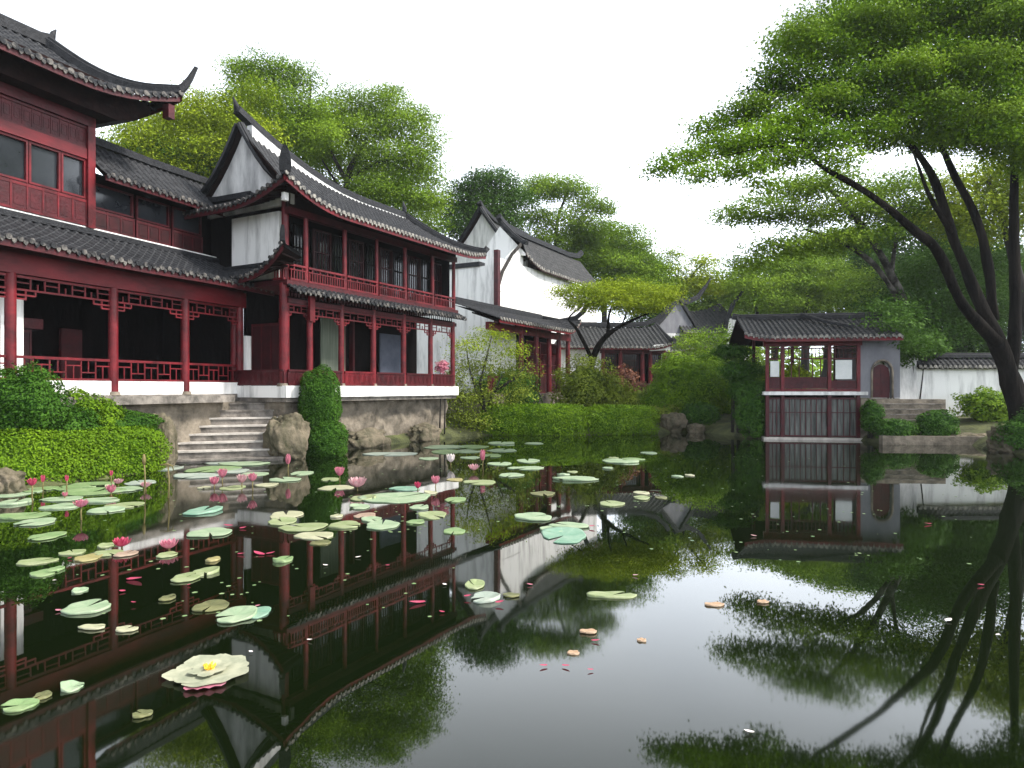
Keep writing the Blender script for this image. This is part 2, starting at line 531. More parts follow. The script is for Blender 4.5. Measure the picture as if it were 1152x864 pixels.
def boulder(name, label, c, rx, ry, rz_, m=None, rot=0.0, seed=0, top=0.0, cat='boulder', group=None, rg=.3):
    bm = bmesh.new()
    bmesh.ops.create_icosphere(bm, subdivisions=5, radius=1)
    for v in bm.verts:
        d = v.co.normalized()
        rid = noise.ridged_multi_fractal(d * 1.7 + Vector((seed * 1.7, 0, seed)), .9, 2.1, 5, 1.0, 2.0)
        s = 1 + rg * noise.noise(d * 1.6 + Vector((seed * 3.1, seed, 0))) + rg * .4 * noise.noise(d * 4.5 + Vector((seed, 0, seed)))
        s += rg * .2 * noise.noise(d * 11 + Vector((seed, 2, seed))) - rg * .42 * (1.0 - min(rid, 1.6))
        q = Vector([math.copysign(abs(k) ** .72, k) for k in d]) * s
        v.co = Vector((q.x * rx, q.y * ry, q.z * rz_))
    me = bpy.data.meshes.new(name)
    bm.to_mesh(me)
    bm.free()
    for p in me.polygons: p.use_smooth = True
    me.materials.append(m or rock)
    o = bpy.data.objects.new(name, me)
    col.objects.link(o)
    o.location = c
    o.rotation_euler = (0, 0, rot)
    return tag(o, label, cat, group)


# ------------------------------------------------------------------ ground and pond
POND = [(-16, 1.2), (-13.0, 7.0), (-10.0, 11.6), (-9.25, 13.3), (-8.5, 15.6), (-9.2, 17.9), (-6.9, 19.5), (-6.2, 20.0), (-2.3, 27.2),
        (-1.1, 28.3), (2.6, 28.6), (6.1, 29.0), (7.4, 30.6), (8.6, 30.0), (9.3, 26.7), (9.75, 26.35), (12.95, 25.75), (12.95, 23.85),
        (15.9, 23.9), (15.1, 21.8), (14.9, 20.0), (15.0, 18.0), (15.8, 13.0), (17, 6.0), (18, 1.2)]


def pond_dist(X, Y):
    """signed distance to the shoreline, positive on land"""
    P = np.array(POND)
    Q = np.roll(P, -1, axis=0)
    D = np.full(X.shape, 1e9)
    inside = np.zeros(X.shape, bool)
    for (x1, y1), (x2, y2) in zip(P, Q):
        dx, dy = x2 - x1, y2 - y1
        t = np.clip(((X - x1) * dx + (Y - y1) * dy) / (dx * dx + dy * dy), 0, 1)
        D = np.minimum(D, np.hypot(X - x1 - t * dx, Y - y1 - t * dy))
        c = ((y1 > Y) != (y2 > Y)) & (X < (x2 - x1) * (Y - y1) / (y2 - y1 + 1e-12) + x1)
        inside ^= c
    return np.where(inside, -D, D)


def hgt(D, X, Y):
    z = np.where(D < 0, np.maximum(-1.2, D * 1.2 - .05), .05 + .42 * (1 - np.exp(-np.maximum(D, 0) * 1.6)) + .9 * (1 - np.exp(-np.maximum(D - .6, 0) * .16)))
    far = np.clip((np.hypot(X, Y) - 60) / 60, 0, 1)
    return z + far * 1.5 + np.where(D > .3, .06 * np.sin(X * 1.3) * np.cos(Y * 1.1), 0)


def ground_z(x, y):
    X, Y = np.array([float(x)]), np.array([float(y)])
    return float(hgt(pond_dist(X, Y), X, Y)[0])


def axis(lo, hi, step, far):
    a = list(np.arange(lo, hi + 1e-6, step))
    s, v = step, hi
    while v < far:
        s *= 1.35; v += s; a.append(v)
    s, v = step, lo
    while v > -far:
        s *= 1.35; v -= s; a.insert(0, v)
    return np.array(a)


gx, gy = axis(-22, 26, .4, 280), axis(-2, 44, .4, 280)
X, Y = np.meshgrid(gx, gy, indexing='ij')
Z = hgt(pond_dist(X, Y), X, Y)
V = np.stack([X, Y, Z], -1).reshape(-1, 3)
ny = len(gy)
I, J = np.meshgrid(np.arange(len(gx) - 1), np.arange(ny - 1), indexing='ij')
Q = np.stack([I * ny + J, (I + 1) * ny + J, (I + 1) * ny + J + 1, I * ny + J + 1], -1).reshape(-1, 4)
me = bpy.data.meshes.new("ground")
me.from_pydata(V.tolist(), [], Q.tolist())
me.polygons.foreach_set("use_smooth", [True] * len(Q))
me.materials.append(soil)
g = bpy.data.objects.new("ground", me)
col.objects.link(g)
tag(g, kind='structure')

wm = bpy.data.materials.new("pond_water")
wm.use_nodes = True
N_, L_ = wm.node_tree.nodes, wm.node_tree.links
p = N_["Principled BSDF"]
p.inputs["Base Color"].default_value = (0.0032, 0.0062, 0.0015, 1)
p.inputs["Roughness"].default_value = 0.018
p.inputs["IOR"].default_value = 1.82
p.inputs["Specular IOR Level"].default_value = 0.5
tc = N_.new("ShaderNodeTexCoord")
n1 = N_.new("ShaderNodeTexNoise"); n1.inputs["Scale"].default_value = 1.1; n1.inputs["Detail"].default_value = 3
n2 = N_.new("ShaderNodeTexNoise"); n2.inputs["Scale"].default_value = 0.25; n2.inputs["Detail"].default_value = 2
L_.new(tc.outputs["Object"], n1.inputs["Vector"]); L_.new(tc.outputs["Object"], n2.inputs["Vector"])
mm = N_.new("ShaderNodeMath"); mm.operation = 'MULTIPLY'
L_.new(n1.outputs["Fac"], mm.inputs[0]); L_.new(n2.outputs["Fac"], mm.inputs[1])
bp = N_.new("ShaderNodeBump"); bp.inputs["Strength"].default_value = 0.07; bp.inputs["Distance"].default_value = 0.02
wr = N_.new("ShaderNodeMapRange")
wr.inputs["To Min"].default_value = 0.0; wr.inputs["To Max"].default_value = 0.075
wr.inputs["From Min"].default_value = 0.35; wr.inputs["From Max"].default_value = 0.8
L_.new(n2.outputs["Fac"], wr.inputs["Value"]); L_.new(wr.outputs[0], p.inputs["Roughness"])
L_.new(mm.outputs[0], bp.inputs["Height"]); L_.new(bp.outputs[0], p.inputs["Normal"])
mb = MB()
mb.add([(-17, 1.0, 0), (20, 1.0, 0), (20, 33, 0), (-17, 33, 0)], [(0, 1, 2, 3)])
tag(mb.build("water", wm), kind='structure')


# ------------------------------------------------------------------ building kit (local frames)
def tiled_slope(root, a0, a1, topf, eavef, zf, swap=False, pitch=.23, r=.05, m=None, ends=True, fascia=True, rafters=True,
                fm=None, name='roof_slope', em=None):
    """barrel-tile roof slope; a runs along the eave, b down the slope"""
    m = m or tile
    n = max(2, int(round((a1 - a0) / pitch)))
    pt = (a1 - a0) / n
    fr = [0, .1, .25, .4, .5, .75]
    A = [(a0 + (i + f) * pt, (math.sin(math.pi * f / .5) * r if f <= .5 else -.4 * r * math.sin(math.pi * (f - .5) / .5))) for i in range(n) for f in fr] + [(a1, 0)]
    am = .5 * (a0 + a1)
    run = abs(eavef(am) - topf(am))
    crs = max(3, int(run / .2))
    T = []
    for k in range(crs):
        T += [(k / crs, 0.0), ((k + .97) / crs, .022)]
    T.append((1.0, 0.022))
    P3 = (lambda a, b, z: (b, a, z)) if swap else (lambda a, b, z: (a, b, z))
    vv, ff = [], []
    nt_ = len(T)
    for a, h in A:
        tb, eb = topf(a), eavef(a)
        for t, st in T:
            b = tb + (eb - tb) * t
            vv.append(P3(a, b, zf(a, b) + h + st))
    for i in range(len(A) - 1):
        for j in range(nt_ - 1):
            ff.append((i * nt_ + j, (i + 1) * nt_ + j, (i + 1) * nt_ + j + 1, i * nt_ + j + 1))
    mb = MB()
    mb.add(vv, ff, False)
    o = mb.build(name, m, root)
    sg = 1 if eavef(am) > topf(am) else -1
    if ends:
        e = MB()
        for i in range(n):
            ac = a0 + (i + .25) * pt
            eb = eavef(ac)
            z = zf(ac, eb) + .02
            k = 9
            rr = r * 1.35
            pts = [(ac + rr * math.cos(2 * math.pi * q / k), z + rr * .9 * math.sin(2 * math.pi * q / k)) for q in range(k)]
            e.prism(pts, lambda p_, q_, d_: P3(p_, d_, q_), eb - .01 * sg, eb + .035 * sg)
            ad = a0 + (i + .75) * pt
            z = zf(ad, eavef(ad))
            wd = pt * .24
            e.prism([(ad - wd, z + .005), (ad + wd, z + .005), (ad + wd * .7, z - .06), (ad, z - .1), (ad - wd * .7, z - .06)],
                    lambda p_, q_, d_: P3(p_, d_, q_), eavef(ad) - .008 * sg, eavef(ad) + .018 * sg)
        e.build('eave_tile', em or tend, root)["kind"] = 'stuff'
    # boarded underside
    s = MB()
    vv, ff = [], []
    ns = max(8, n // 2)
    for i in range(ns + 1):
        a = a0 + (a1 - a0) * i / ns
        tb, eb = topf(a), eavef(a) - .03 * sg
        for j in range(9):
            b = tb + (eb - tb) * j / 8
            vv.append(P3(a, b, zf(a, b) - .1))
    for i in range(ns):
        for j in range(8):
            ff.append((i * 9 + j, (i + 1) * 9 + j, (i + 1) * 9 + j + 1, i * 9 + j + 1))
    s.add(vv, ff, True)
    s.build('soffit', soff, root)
    if fascia:
        f = MB()
        pts = []
        for i in range(ns + 1):
            a = a0 + (a1 - a0) * i / ns
            b = eavef(a) - .06 * sg
            pts.append(Vector(P3(a, b, zf(a, b) - .19)))
        vv, ff = [], []
        dv = Vector(P3(0, .035 * sg, 0))
        for q in pts:
            vv += [q, q + dv, q + dv + Vector((0, 0, .13)), q + Vector((0, 0, .13))]
        for i in range(len(pts) - 1):
            for j in range(4):
                ff.append((i * 4 + j, i * 4 + (j + 1) % 4, i * 4 + 4 + (j + 1) % 4, i * 4 + 4 + j))
        f.add(vv, ff)
        f.build('eave_board', fm or red, root)
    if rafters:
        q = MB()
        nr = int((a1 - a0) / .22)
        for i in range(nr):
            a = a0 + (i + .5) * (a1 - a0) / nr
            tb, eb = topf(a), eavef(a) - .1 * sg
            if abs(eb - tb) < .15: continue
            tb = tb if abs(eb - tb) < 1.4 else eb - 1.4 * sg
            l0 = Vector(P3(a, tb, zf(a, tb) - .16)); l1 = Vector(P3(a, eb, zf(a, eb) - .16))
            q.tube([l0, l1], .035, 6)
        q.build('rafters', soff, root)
    return o


def bx(mb, ax, p0, p1, q, h, z0, z1):
    if ax == 'x': mb.box(p0, p1, q - h, q + h, z0, z1)
    else: mb.box(q - h, q + h, p0, p1, z0, z1)


def fret(root, ax, p0, p1, q, z0, z1, kind, m=None, name='railing'):
    mb = MB()
    W = p1 - p0
    Hh = z1 - z0
    if kind == 'rail':
        bx(mb, ax, p0, p1, q, .03, z1 - .06, z1)
        bx(mb, ax, p0, p1, q, .024, z0, z0 + .05)
        zm1, zm2 = z0 + Hh * .36, z0 + Hh * .66
        n = max(3, int(W / .36))
        for i in range(n):
            u0, u1 = p0 + W * i / n, p0 + W * (i + 1) / n
            zz = zm2 if i % 2 == 0 else zm1
            bx(mb, ax, u0, u1, q, .014, zz - .015, zz + .015)
            bx(mb, ax, u0 - .013, u0 + .013, q, .014, z0 + .05, z1 - .06)
            um = .5 * (u0 + u1)
            if i % 2 == 0: bx(mb, ax, um - .012, um + .012, q, .0135, z0 + .05, zz - .015)
            else: bx(mb, ax, um - .012, um + .012, q, .0135, zz + .015, z1 - .06)
        bx(mb, ax, p1 - .013, p1 + .013, q, .014, z0 + .05, z1 - .06)
    elif kind == 'baluster':
        bx(mb, ax, p0, p1, q, .035, z1 - .06, z1)
        bx(mb, ax, p0, p1, q, .03, z0, z0 + .06)
        bx(mb, ax, p0, p1, q, .02, z1 - .17, z1 - .14)
        n = max(4, int(W / .1))
        for i in range(n):
            u = p0 + W * (i + .5) / n
            bx(mb, ax, u - .016, u + .016, q, .014, z0 + .06, z1 - .17)
            if i % 3 == 1: bx(mb, ax, u - .02, u + .02, q, .015, z1 - .14, z1 - .06)
    elif kind == 'panel':
        bd = MB()
        bx(bd, ax, p0, p1, q, .02, z0, z1)
        n = max(2, int(W / .34))
        for i in range(n + 1):
            u = p0 + W * i / n
            bx(mb, ax, u - .02, u + .02, q, .034, z0, z1)
        for zz in (z0 + .03, z1 - .05):
            bx(mb, ax, p0, p1, q, .031, zz - .03, zz + .03)
        for i in range(n):
            u0, u1 = p0 + W * i / n + .07, p0 + W * (i + 1) / n - .07
            bx(bd, ax, u0, u1, q, .027, z0 + .12, z1 - .14)
    elif kind == 'bars':
        bx(mb, ax, p0, p1, q, .03, z1 - .06, z1)
        bx(mb, ax, p0, p1, q, .03, z0, z0 + .05)
        n = max(3, int(W / .19))
        for i in range(n + 1):
            u = p0 + W * i / n
            bx(mb, ax, u - .014, u + .014, q, .012, z0 + .05, z1 - .06)
        bx(mb, ax, p0, p1, q, .010, z0 + Hh * .62 - .015, z0 + Hh * .62 + .015)
    elif kind == 'lattice':
        bx(mb, ax, p0, p1, q, .03, z1 - .05, z1)
        bx(mb, ax, p0, p1, q, .03, z0, z0 + .05)
        n = max(3, int(W / .13))
        for i in range(n + 1):
            u = p0 + W * i / n
            bx(mb, ax, u - .011, u + .011, q, .012, z0 + .05, z1 - .05)
        k = max(2, int(Hh / .16))
        for i in range(1, k):
            z = z0 + Hh * i / k
            bx(mb, ax, p0, p1, q, .010, z - .01, z + .01)
    elif kind == 'fretpanel':       # close geometric fretwork rail
        bx(mb, ax, p0, p1, q, .035, z1 - .06, z1)
        bx(mb, ax, p0, p1, q, .03, z0, z0 + .06)
        n = max(3, int(W / .22))
        for i in range(n):
            u0, u1 = p0 + W * i / n, p0 + W * (i + 1) / n
            bx(mb, ax, u0 - .013, u0 + .013, q, .016, z0 + .06, z1 - .06)
            c, hw = .5 * (u0 + u1), .3 * (u1 - u0)
            za, zb = z0 + Hh * .3, z0 + Hh * .72
            bx(mb, ax, c - hw, c + hw, q, .014, za - .01, za + .01)
            bx(mb, ax, c - hw, c + hw, q, .014, zb - .01, zb + .01)
            bx(mb, ax, c - hw - .01, c - hw + .01, q, .0145, za, zb)
            bx(mb, ax, c + hw - .01, c + hw + .01, q, .0145, za, zb)
        bx(mb, ax, p0, p1, q, .006, z0 + .06, z1 - .06)
    elif kind == 'hang':
        bx(mb, ax, p0, p1, q, .028, z1 - .05, z1)
        zl = z0 + Hh * .42
        bx(mb, ax, p0, p1, q, .016, zl - .02, zl + .02)
        zm = zl + (z1 - zl) * .5
        n = max(3, int(W / .3))
        for i in range(n + 1):
            u = p0 + W * i / n
            bx(mb, ax, u - .014, u + .014, q, .014, zl, z1 - .05)
        for i in range(n):
            if i % 2 == 0: bx(mb, ax, p0 + W * i / n, p0 + W * (i + 1) / n, q, .012, zm - .012, zm + .012)
            else:
                u = p0 + W * (i + .5) / n
                bx(mb, ax, u - .012, u + .012, q, .012, zl, zm)
        b = min(.42, W * .2)
        for (e0, sg) in ((p0, 1), (p1, -1)):
            lo, hi = sorted((e0, e0 + sg * b))
            bx(mb, ax, lo, hi, q, .0165, z0 + Hh * .2 - .018, z0 + Hh * .2 + .018)
            lo2, hi2 = sorted((e0, e0 + sg * b * .5))
            bx(mb, ax, lo2, hi2, q, .0165, z0, z0 + .035)
            for (k, zz) in ((1, z0 + Hh * .2), (.5, z0)):
                u = e0 + sg * b * k
                bx(mb, ax, u - .016, u + .016, q, .017, zz, zl)
    o = mb.build(name, m or red, root)
    if kind == 'panel': bd.build('inset_board', dkred if m is not dkred else deepred, o)
    return o


def column(root, x, y, z0, z1, r=.11, m=None, base=True):
    mb = MB()
    mb.cyl(x, y, r, z0, z1, 16, r * .93)
    c = mb.build('column', m or red, root)
    if base:
        b = MB()
        b.cyl(x, y, r * 1.45, z0 - .02, z0 + .07, 16, r * 1.25)
        b.build('column_base', stone, c)
    return c


def window(root, ax, p0, p1, q, z0, z1, kind='bars', out=1, m=None, pane=None):
    """framed window: frame with bars, dark pane"""
    mb = MB()
    fw = .05
    for (a, b, c, d) in ((p0, p1, z0, z0 + fw), (p0, p1, z1 - fw, z1)):
        bx(mb, ax, a, b, q, .035, c, d)
    for u in (p0 + fw / 2, p1 - fw / 2):
        bx(mb, ax, u - fw / 2, u + fw / 2, q, .033, z0 + fw, z1 - fw)
    W = p1 - p0
    if kind == 'bars':
        n = max(3, int(W / .12))
        for i in range(1, n):
            u = p0 + W * i / n
            bx(mb, ax, u - .012, u + .012, q, .013, z0 + fw, z1 - fw)
        for f in (.3, .62):
            z = z0 + (z1 - z0) * f
            bx(mb, ax, p0 + fw, p1 - fw, q, .011, z - .015, z + .015)
    f = mb.build('window', m or red, root)
    g_ = MB()
    bx(g_, ax, p0 + .02, p1 - .02, q - out * .05, .006, z0 + .02, z1 - .02)
    g_.build('pane', pane or glass, f)
    return f


def part(root, name, m, *boxes):
    mb = MB()
    for b in boxes: mb.box(*b)
    return mb.build(name, m, root)


def hornpts(p0, p1, tip, n=12):
    """curve p0 -> p1 -> tip (quadratic blend)"""
    p0, p1, tip = Vector(p0), Vector(p1), Vector(tip)
    return [(p0 * (1 - t) ** 2 + p1 * 2 * t * (1 - t) + tip * t * t) for t in [i / n for i in range(n + 1)]]


# ================================================================== LEFT WING
# local x: along the facade towards the viewer; local y: towards the pond
LW = empty('timber_gallery_house', (-8.26, 20.66, 0), math.atan2(-.934, -.36),
           'red timber gallery house with upper tower and swept eaves, at left behind the steps', 'house')
part(LW, 'stone_platform', stone, (-.3, 9.6, -5.5, .35, -.5, 1.56))
part(LW, 'stone_coping', stepst, (1.0, 9.6, .1, .78, 1.565, 1.76))
part(LW, 'floor', stepst, (-.3, 9.6, -5.5, .1, 1.56, 1.79))
XC = [-.02, 2.03, 4.21, 6.62, 8.9]
for x in XC: column(LW, x, 0, 1.80, 4.42, .115)
for i in range(4):
    a, b = XC[i] + .1, XC[i + 1] - .1
    part(LW, 'low_wall', plaster, (a, b, -.06, .06, 1.79, 2.13))
    fret(LW, 'x', a, b, 0, 2.135, 2.66, 'rail')
    fret(LW, 'x', a, b, 0, 3.86, 4.38, 'hang', name='fretwork')
part(LW, 'beam', beamred, (-.3, 9.6, -.09, .1, 4.4, 4.84))
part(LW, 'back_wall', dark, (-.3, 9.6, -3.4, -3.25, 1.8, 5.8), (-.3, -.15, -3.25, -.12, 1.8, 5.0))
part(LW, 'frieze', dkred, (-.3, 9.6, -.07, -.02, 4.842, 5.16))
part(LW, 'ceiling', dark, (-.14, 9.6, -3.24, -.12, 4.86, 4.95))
part(LW, 'white_pier', plaster, (6.02, 6.5, -.75, -.5, 1.79, 3.95))
part(LW, 'white_pier', plaster, (-.34, -.13, -.1, .16, 1.79, 3.55))
fret(LW, 'x', 5.35, 6.0, -1.3, 1.8, 3.35, 'panel', dkred, 'door')
part(LW, 'inner_screen', dkred, (2.7, 3.3, -3.2, -3.1, 1.8, 3.6))
part(LW, 'cross_beam', dkred, (5.1, 9, -1.4, -1.2, 3.36, 3.6))
# porch roof
PZ = lambda a, b: 4.98 + .92 * (lambda t: .75 * t + .25 * t * t)((.72 - b) / 1.95) + .05 * math.sin(a * 1.1) * .3
tiled_slope(LW, -.75, 9.6, lambda a: -1.23, lambda a: .72, PZ, em=tend2, fm=dkred)
mb = MB(); mb.sweep([(x, -1.17, 5.87) for x in (-.6, 3, 6, 9.6)], .16, .16); mb.build('roof_ridge', ridgem, LW)
# tower upper storey
part(LW, 'white_band', plaster, (-.5, 9.6, -1.36, -1.24, 5.75, 6.08))
part(LW, 'tower_post', red, (3.78, 3.98, -1.42, -1.16, 6.05, 9.0))
part(LW, 'tower_post', red, (6.2, 6.34, -1.36, -1.17, 6.08, 9.0))
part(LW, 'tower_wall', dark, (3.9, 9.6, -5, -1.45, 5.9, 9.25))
fret(LW, 'x', 3.98, 6.2, -1.25, 6.09, 6.76, 'panel', red, 'apron_panel')
fret(LW, 'x', 6.34, 9.6, -1.25, 6.09, 6.76, 'panel', red, 'apron_panel')
for a, b in ((3.98, 4.62), (4.64, 5.4), (5.42, 6.2), (6.36, 7.2), (7.24, 8.2)):
    window(LW, 'x', a, b, -1.28, 6.78, 7.78, 'open', 1)
part(LW, 'lintel', beamred, (3.98, 9.6, -1.38, -1.2, 7.79, 8.05))
fret(LW, 'x', 3.98, 9.6, -1.26, 8.06, 8.62, 'fretpanel', dkred, 'fretwork')
part(LW, 'top_beam', dkred, (3.8, 9.6, -1.4, -1.16, 8.63, 8.9))
CX, CY = 2.15, .05      # upturned tower corner


def TZ(a, b):
    t = min(1, max(0, (b + 3.2) / 3.2))
    z = 11.15 - 1.9 * (1.35 * t - .35 * t * t)
    d = math.hypot(a - CX, b - CY)
    return z + .75 * max(0, 1 - d / 2.9) ** 2.0


ttop = lambda a: -3.2 if a > 3.7 else CY - (CY + 3.2) * ((a - CX) / (3.7 - CX))
teave = lambda a: -.15 + .2 * max(0, 1 - (a - CX) / 2.2) ** 2
tiled_slope(LW, CX, 9.6, ttop, teave, TZ, pitch=.25, r=.06, em=tend2, fm=dkred)
tiled_slope(LW, -6.4, CY, lambda b: 3.7 - 1.55 * max(0, (b + 3.2) / 3.25) if b > -3.2 else 3.7, lambda b: CX + .1 * min(1, max(0, -b)), lambda b, a: TZ(max(a, CX), b) - .55 * max(0, 1.5 - (a - CX)) / 1.5 * min(1, max(0, -b / 1.6)) - (0 if b > -3.2 else 0), swap=True, pitch=.25, r=.06, em=tend2, fm=dkred)
hip = [Vector((3.7 + (CX - 3.7) * t, -3.2 + (CY + 3.2) * t, 0)) for t in [i / 14 for i in range(15)]]
for q in hip: q.z = TZ(q.x, q.y) + .02
d_ = (hip[-1] - hip[-3]).normalized()
hip += [hip[-1] + Vector((-.09 * k, .09 * k, .10 * k + .05 * k * k)) for k in (1, 2, 3)]
mb = MB(); mb.sweep(hip, [.24] * 13 + [.2, .17, .13, .1, .05], [.3] * 13 + [.28, .24, .2, .16, .1]); mb.build('hip_ridge', ridgem, LW)
mb = MB(); mb.sweep([(3.45, -3.2, 11.22), (3.8, -3.2, 11.14), (5, -3.2, 11.1), (9.6, -3.2, 11.1)], .28, .36); mb.build('roof_ridge', ridgem, LW)
mb = MB(); mb.tube([(3.5, -3.2, 11.4), (3.46, -3.2, 11.62), (3.38, -3.2, 11.75)], [.09, .07, .02], 8); mb.build('ridge_finial', ridgem, LW)
part(LW, 'corner_bracket', dkred, (2.3, 2.5, -.3, -.08, 9.25, 9.62))
mb = MB()
mb.prism([(9.6, 8.88), (3.5, 8.88), (3.0, 9.05), (2.55, 9.35), (2.5, 9.6), (3.6, 9.75), (9.6, 9.6)], lambda p_, q_, d_: (p_, d_, q_), -5.0, -.72)
mb.build('eave_box', soff, LW)
part(LW, 'end_wall', dark, (3.8, 3.9, -5, -1.43, 5.9, 9.3))
# gallery between tower and hall
GZ = lambda a, b: 7.42 + 1.05 * (lambda t: .8 * t + .2 * t * t)((-.78 - b) / 1.15)
tiled_slope(LW, -.9, 3.77, lambda a: -1.93, lambda a: -.78, GZ, pitch=.22, em=tend2, fm=dkred)
mb = MB(); mb.sweep([(3.77, -1.93, 8.5), (1.5, -1.93, 8.46), (-1.0, -1.93, 8.5), (-1.25, -1.93, 8.6)], .22, .24); mb.build('roof_ridge', ridgem, LW)
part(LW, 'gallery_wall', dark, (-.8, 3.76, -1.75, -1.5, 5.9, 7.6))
for a, b in ((.1, 1.2), (1.3, 2.4), (2.5, 3.7)):
    fret(LW, 'x', a, b, -1.38, 6.09, 6.62, 'panel', dkred, 'apron_panel')
    window(LW, 'x', a, b, -1.4, 6.64, 7.3, 'open', 1, dkred)

# ================================================================== TWO-STOREY HALL
HL = empty('two_storey_hall', (-6.5, 19.7, 0), math.atan2(.878, .479),
           'two-storey red timber hall with long swept tiled roof and balcony over the pond', 'house')
LN, DP = 8.8, 4.2
part(HL, 'stone_pier', stone, (.02, .95, .1, 3.9, -.6, 1.55))
mb = MB()
nx_, nz_ = 60, 14
vv = []
for i in range(nx_ + 1):
    for k in range(nz_ + 1):
        x = .95 + (LN - 1.0) * i / nx_
        z = -.7 + 2.25 * k / nz_
        vv.append((x, .42 + .22 * noise.noise(Vector((x * .9, z * 1.1, 3))) + .1 * noise.noise(Vector((x * 3, z * 3, 1))), z))
mb.add(vv, [(i * (nz_ + 1) + k, (i + 1) * (nz_ + 1) + k, (i + 1) * (nz_ + 1) + k + 1, i * (nz_ + 1) + k + 1) for i in range(nx_) for k in range(nz_)], True)
mb.box(.96, LN - .06, .75, 4.1, -.7, 1.54)
mb.build('foundation', stone, HL)
part(HL, 'deck_underside', stepst, (-.08, LN - .02, -.06, DP, 1.555, 1.68))
part(HL, 'white_deck', plaster, (-.16, LN + .02, -.15, DP, 1.684, 2.03))
XL = [.9, 2.25, 3.8, 5.45, 7.1, 8.62]
column(HL, .02, .12, 2.03, 5.0, .15)
for x in XL: column(HL, x, 0, 2.04, 4.6, .095)
column(HL, .0, 2.2, 2.03, 5.0, .12)
rl = [-.08] + XL
for i in range(len(rl) - 1):
    a, b = rl[i] + .06, rl[i + 1] - .06
    fret(HL, 'x', a, b, -.08, 2.04, 2.5, 'fretpanel', dkred if i != 2 else red)
    if i: fret(HL, 'x', a, b, 0, 3.95, 4.42, 'hang', name='fretwork')
    else: fret(HL, 'x', a, b, 0, 4.0, 4.42, 'hang', name='fretwork')
fret(HL, 'y', 0.0, 2.1, -.1, 2.04, 2.5, 'fretpanel', dkred)
part(HL, 'beam', dkred, (0, LN, -.07, .07, 4.43, 4.56))
for i in range(len(rl) - 1):
    fret(HL, 'x', rl[i] + .08, rl[i + 1] - .08, .0, 4.57, 4.93, 'lattice', dark, 'transom')
part(HL, 'hanging_post', red, (.72, .92, -.2, -.11, 3.95, 4.7))
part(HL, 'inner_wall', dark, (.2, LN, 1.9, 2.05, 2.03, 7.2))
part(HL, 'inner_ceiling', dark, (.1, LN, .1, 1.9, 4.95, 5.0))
part(HL, 'upper_floor', dkred, (-.1, LN + .05, -.12, DP, 4.94, 5.08))
part(HL, 'curtain', curtain, (2.55, 3.7, 1.15, 1.2, 2.05, 4.3))
part(HL, 'board', bluegrey, (5.75, 6.95, 1.3, 1.35, 2.05, 4.0))
part(HL, 'inner_post', dkred, (1.4, 1.62, 1.7, 1.88, 2.05, 4.2), (4.2, 4.34, 1.7, 1.88, 2.05, 4.4), (4.7, 4.8, 1.7, 1.88, 2.05, 4.4))
fret(HL, 'y', .5, 1.7, .25, 2.05, 3.9, 'panel', dkred, 'door')
# skirt roof over the lower storey
SZ = lambda a, b: 4.78 + .22 * ((-.02 - (b)) * -1 + .45) / .45
tiled_slope(HL, -.1, LN + .1, lambda a: -.14, lambda a: -.48, lambda a, b: 4.74 + (b + .48) * .55, rafters=False, fascia=False, pitch=.2, em=tend2)


def KZ(b, a):       # side skirt roof, a from 0 (wall) out to -.75
    t = -a / .75
    return 5.55 - .42 * t + .85 * max(0, 1 - (b + .62) / 1.9) ** 2.4 * (.25 + .75 * t)


tiled_slope(HL, -.62, 2.6, lambda b: -.02, lambda b: -.75, KZ, swap=True, pitch=.2, r=.045, em=tend2, fm=dkred)
hk = [Vector((.05 - .8 * t, .05 - .68 * t, KZ(.05 - .68 * t, .05 - .8 * t) + .04)) for t in [i / 8 for i in range(9)]]
hk += [hk[-1] + Vector((-.02 * k, -.03 * k, .13 * k)) for k in (1, 2, 3)]
mb = MB(); mb.sweep(hk, [.14] * 9 + [.13, .11, .07], .16); mb.build('hip_ridge', ridgem, HL)
mb = MB(); mb.sweep([(-.06, b, KZ(b, -.06) + .02) for b in (2.6, 1.6, .9, .4, .1)], .12, .12); mb.build('roof_ridge', ridgem, HL)
# upper storey
XU = [.72, 2.38, 3.95, 5.5, 7.2, 8.66]
for x in XU: column(HL, x, -.02, 5.08, 7.2, .075 if x != 3.95 else .06, base=False)
column(HL, .08, .15, 5.08, 7.5, .11, base=False)
ru = [.0] + XU
for i in range(len(ru) - 1):
    fret(HL, 'x', ru[i] + .04, ru[i + 1] - .04, -.08, 5.09, 5.56, 'baluster')
fret(HL, 'y', .0, .45, -.08, 5.09, 5.56, 'baluster')
for i in range(len(XU) - 1):
    a, b = XU[i], XU[i + 1]
    k = 2
    for j in range(k):
        window(HL, 'x', a + (b - a) * j / k + .02, a + (b - a) * (j + 1) / k - .02, .55, 5.1, 6.95, 'bars', -1, dark if j == 0 else deepred)
part(HL, 'white_panel', plaster, (.1, .2, .42, 2.45, 5.2, 7.15))
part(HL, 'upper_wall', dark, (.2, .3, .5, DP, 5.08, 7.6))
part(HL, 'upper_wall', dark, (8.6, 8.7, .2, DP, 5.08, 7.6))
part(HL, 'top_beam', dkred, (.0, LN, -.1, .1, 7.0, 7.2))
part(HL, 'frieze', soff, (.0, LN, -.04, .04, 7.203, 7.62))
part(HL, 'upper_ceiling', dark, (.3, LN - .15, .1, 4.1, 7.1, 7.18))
# main roof
RZ0 = 8.85
AC, BC = -.9, -.9       # near corner
RB = 1.9


def ridge_z(a):
    return RZ0 + 1.25 * max(0, 1 - (a - .1) / 5.2) ** 1.8 + .0 * a


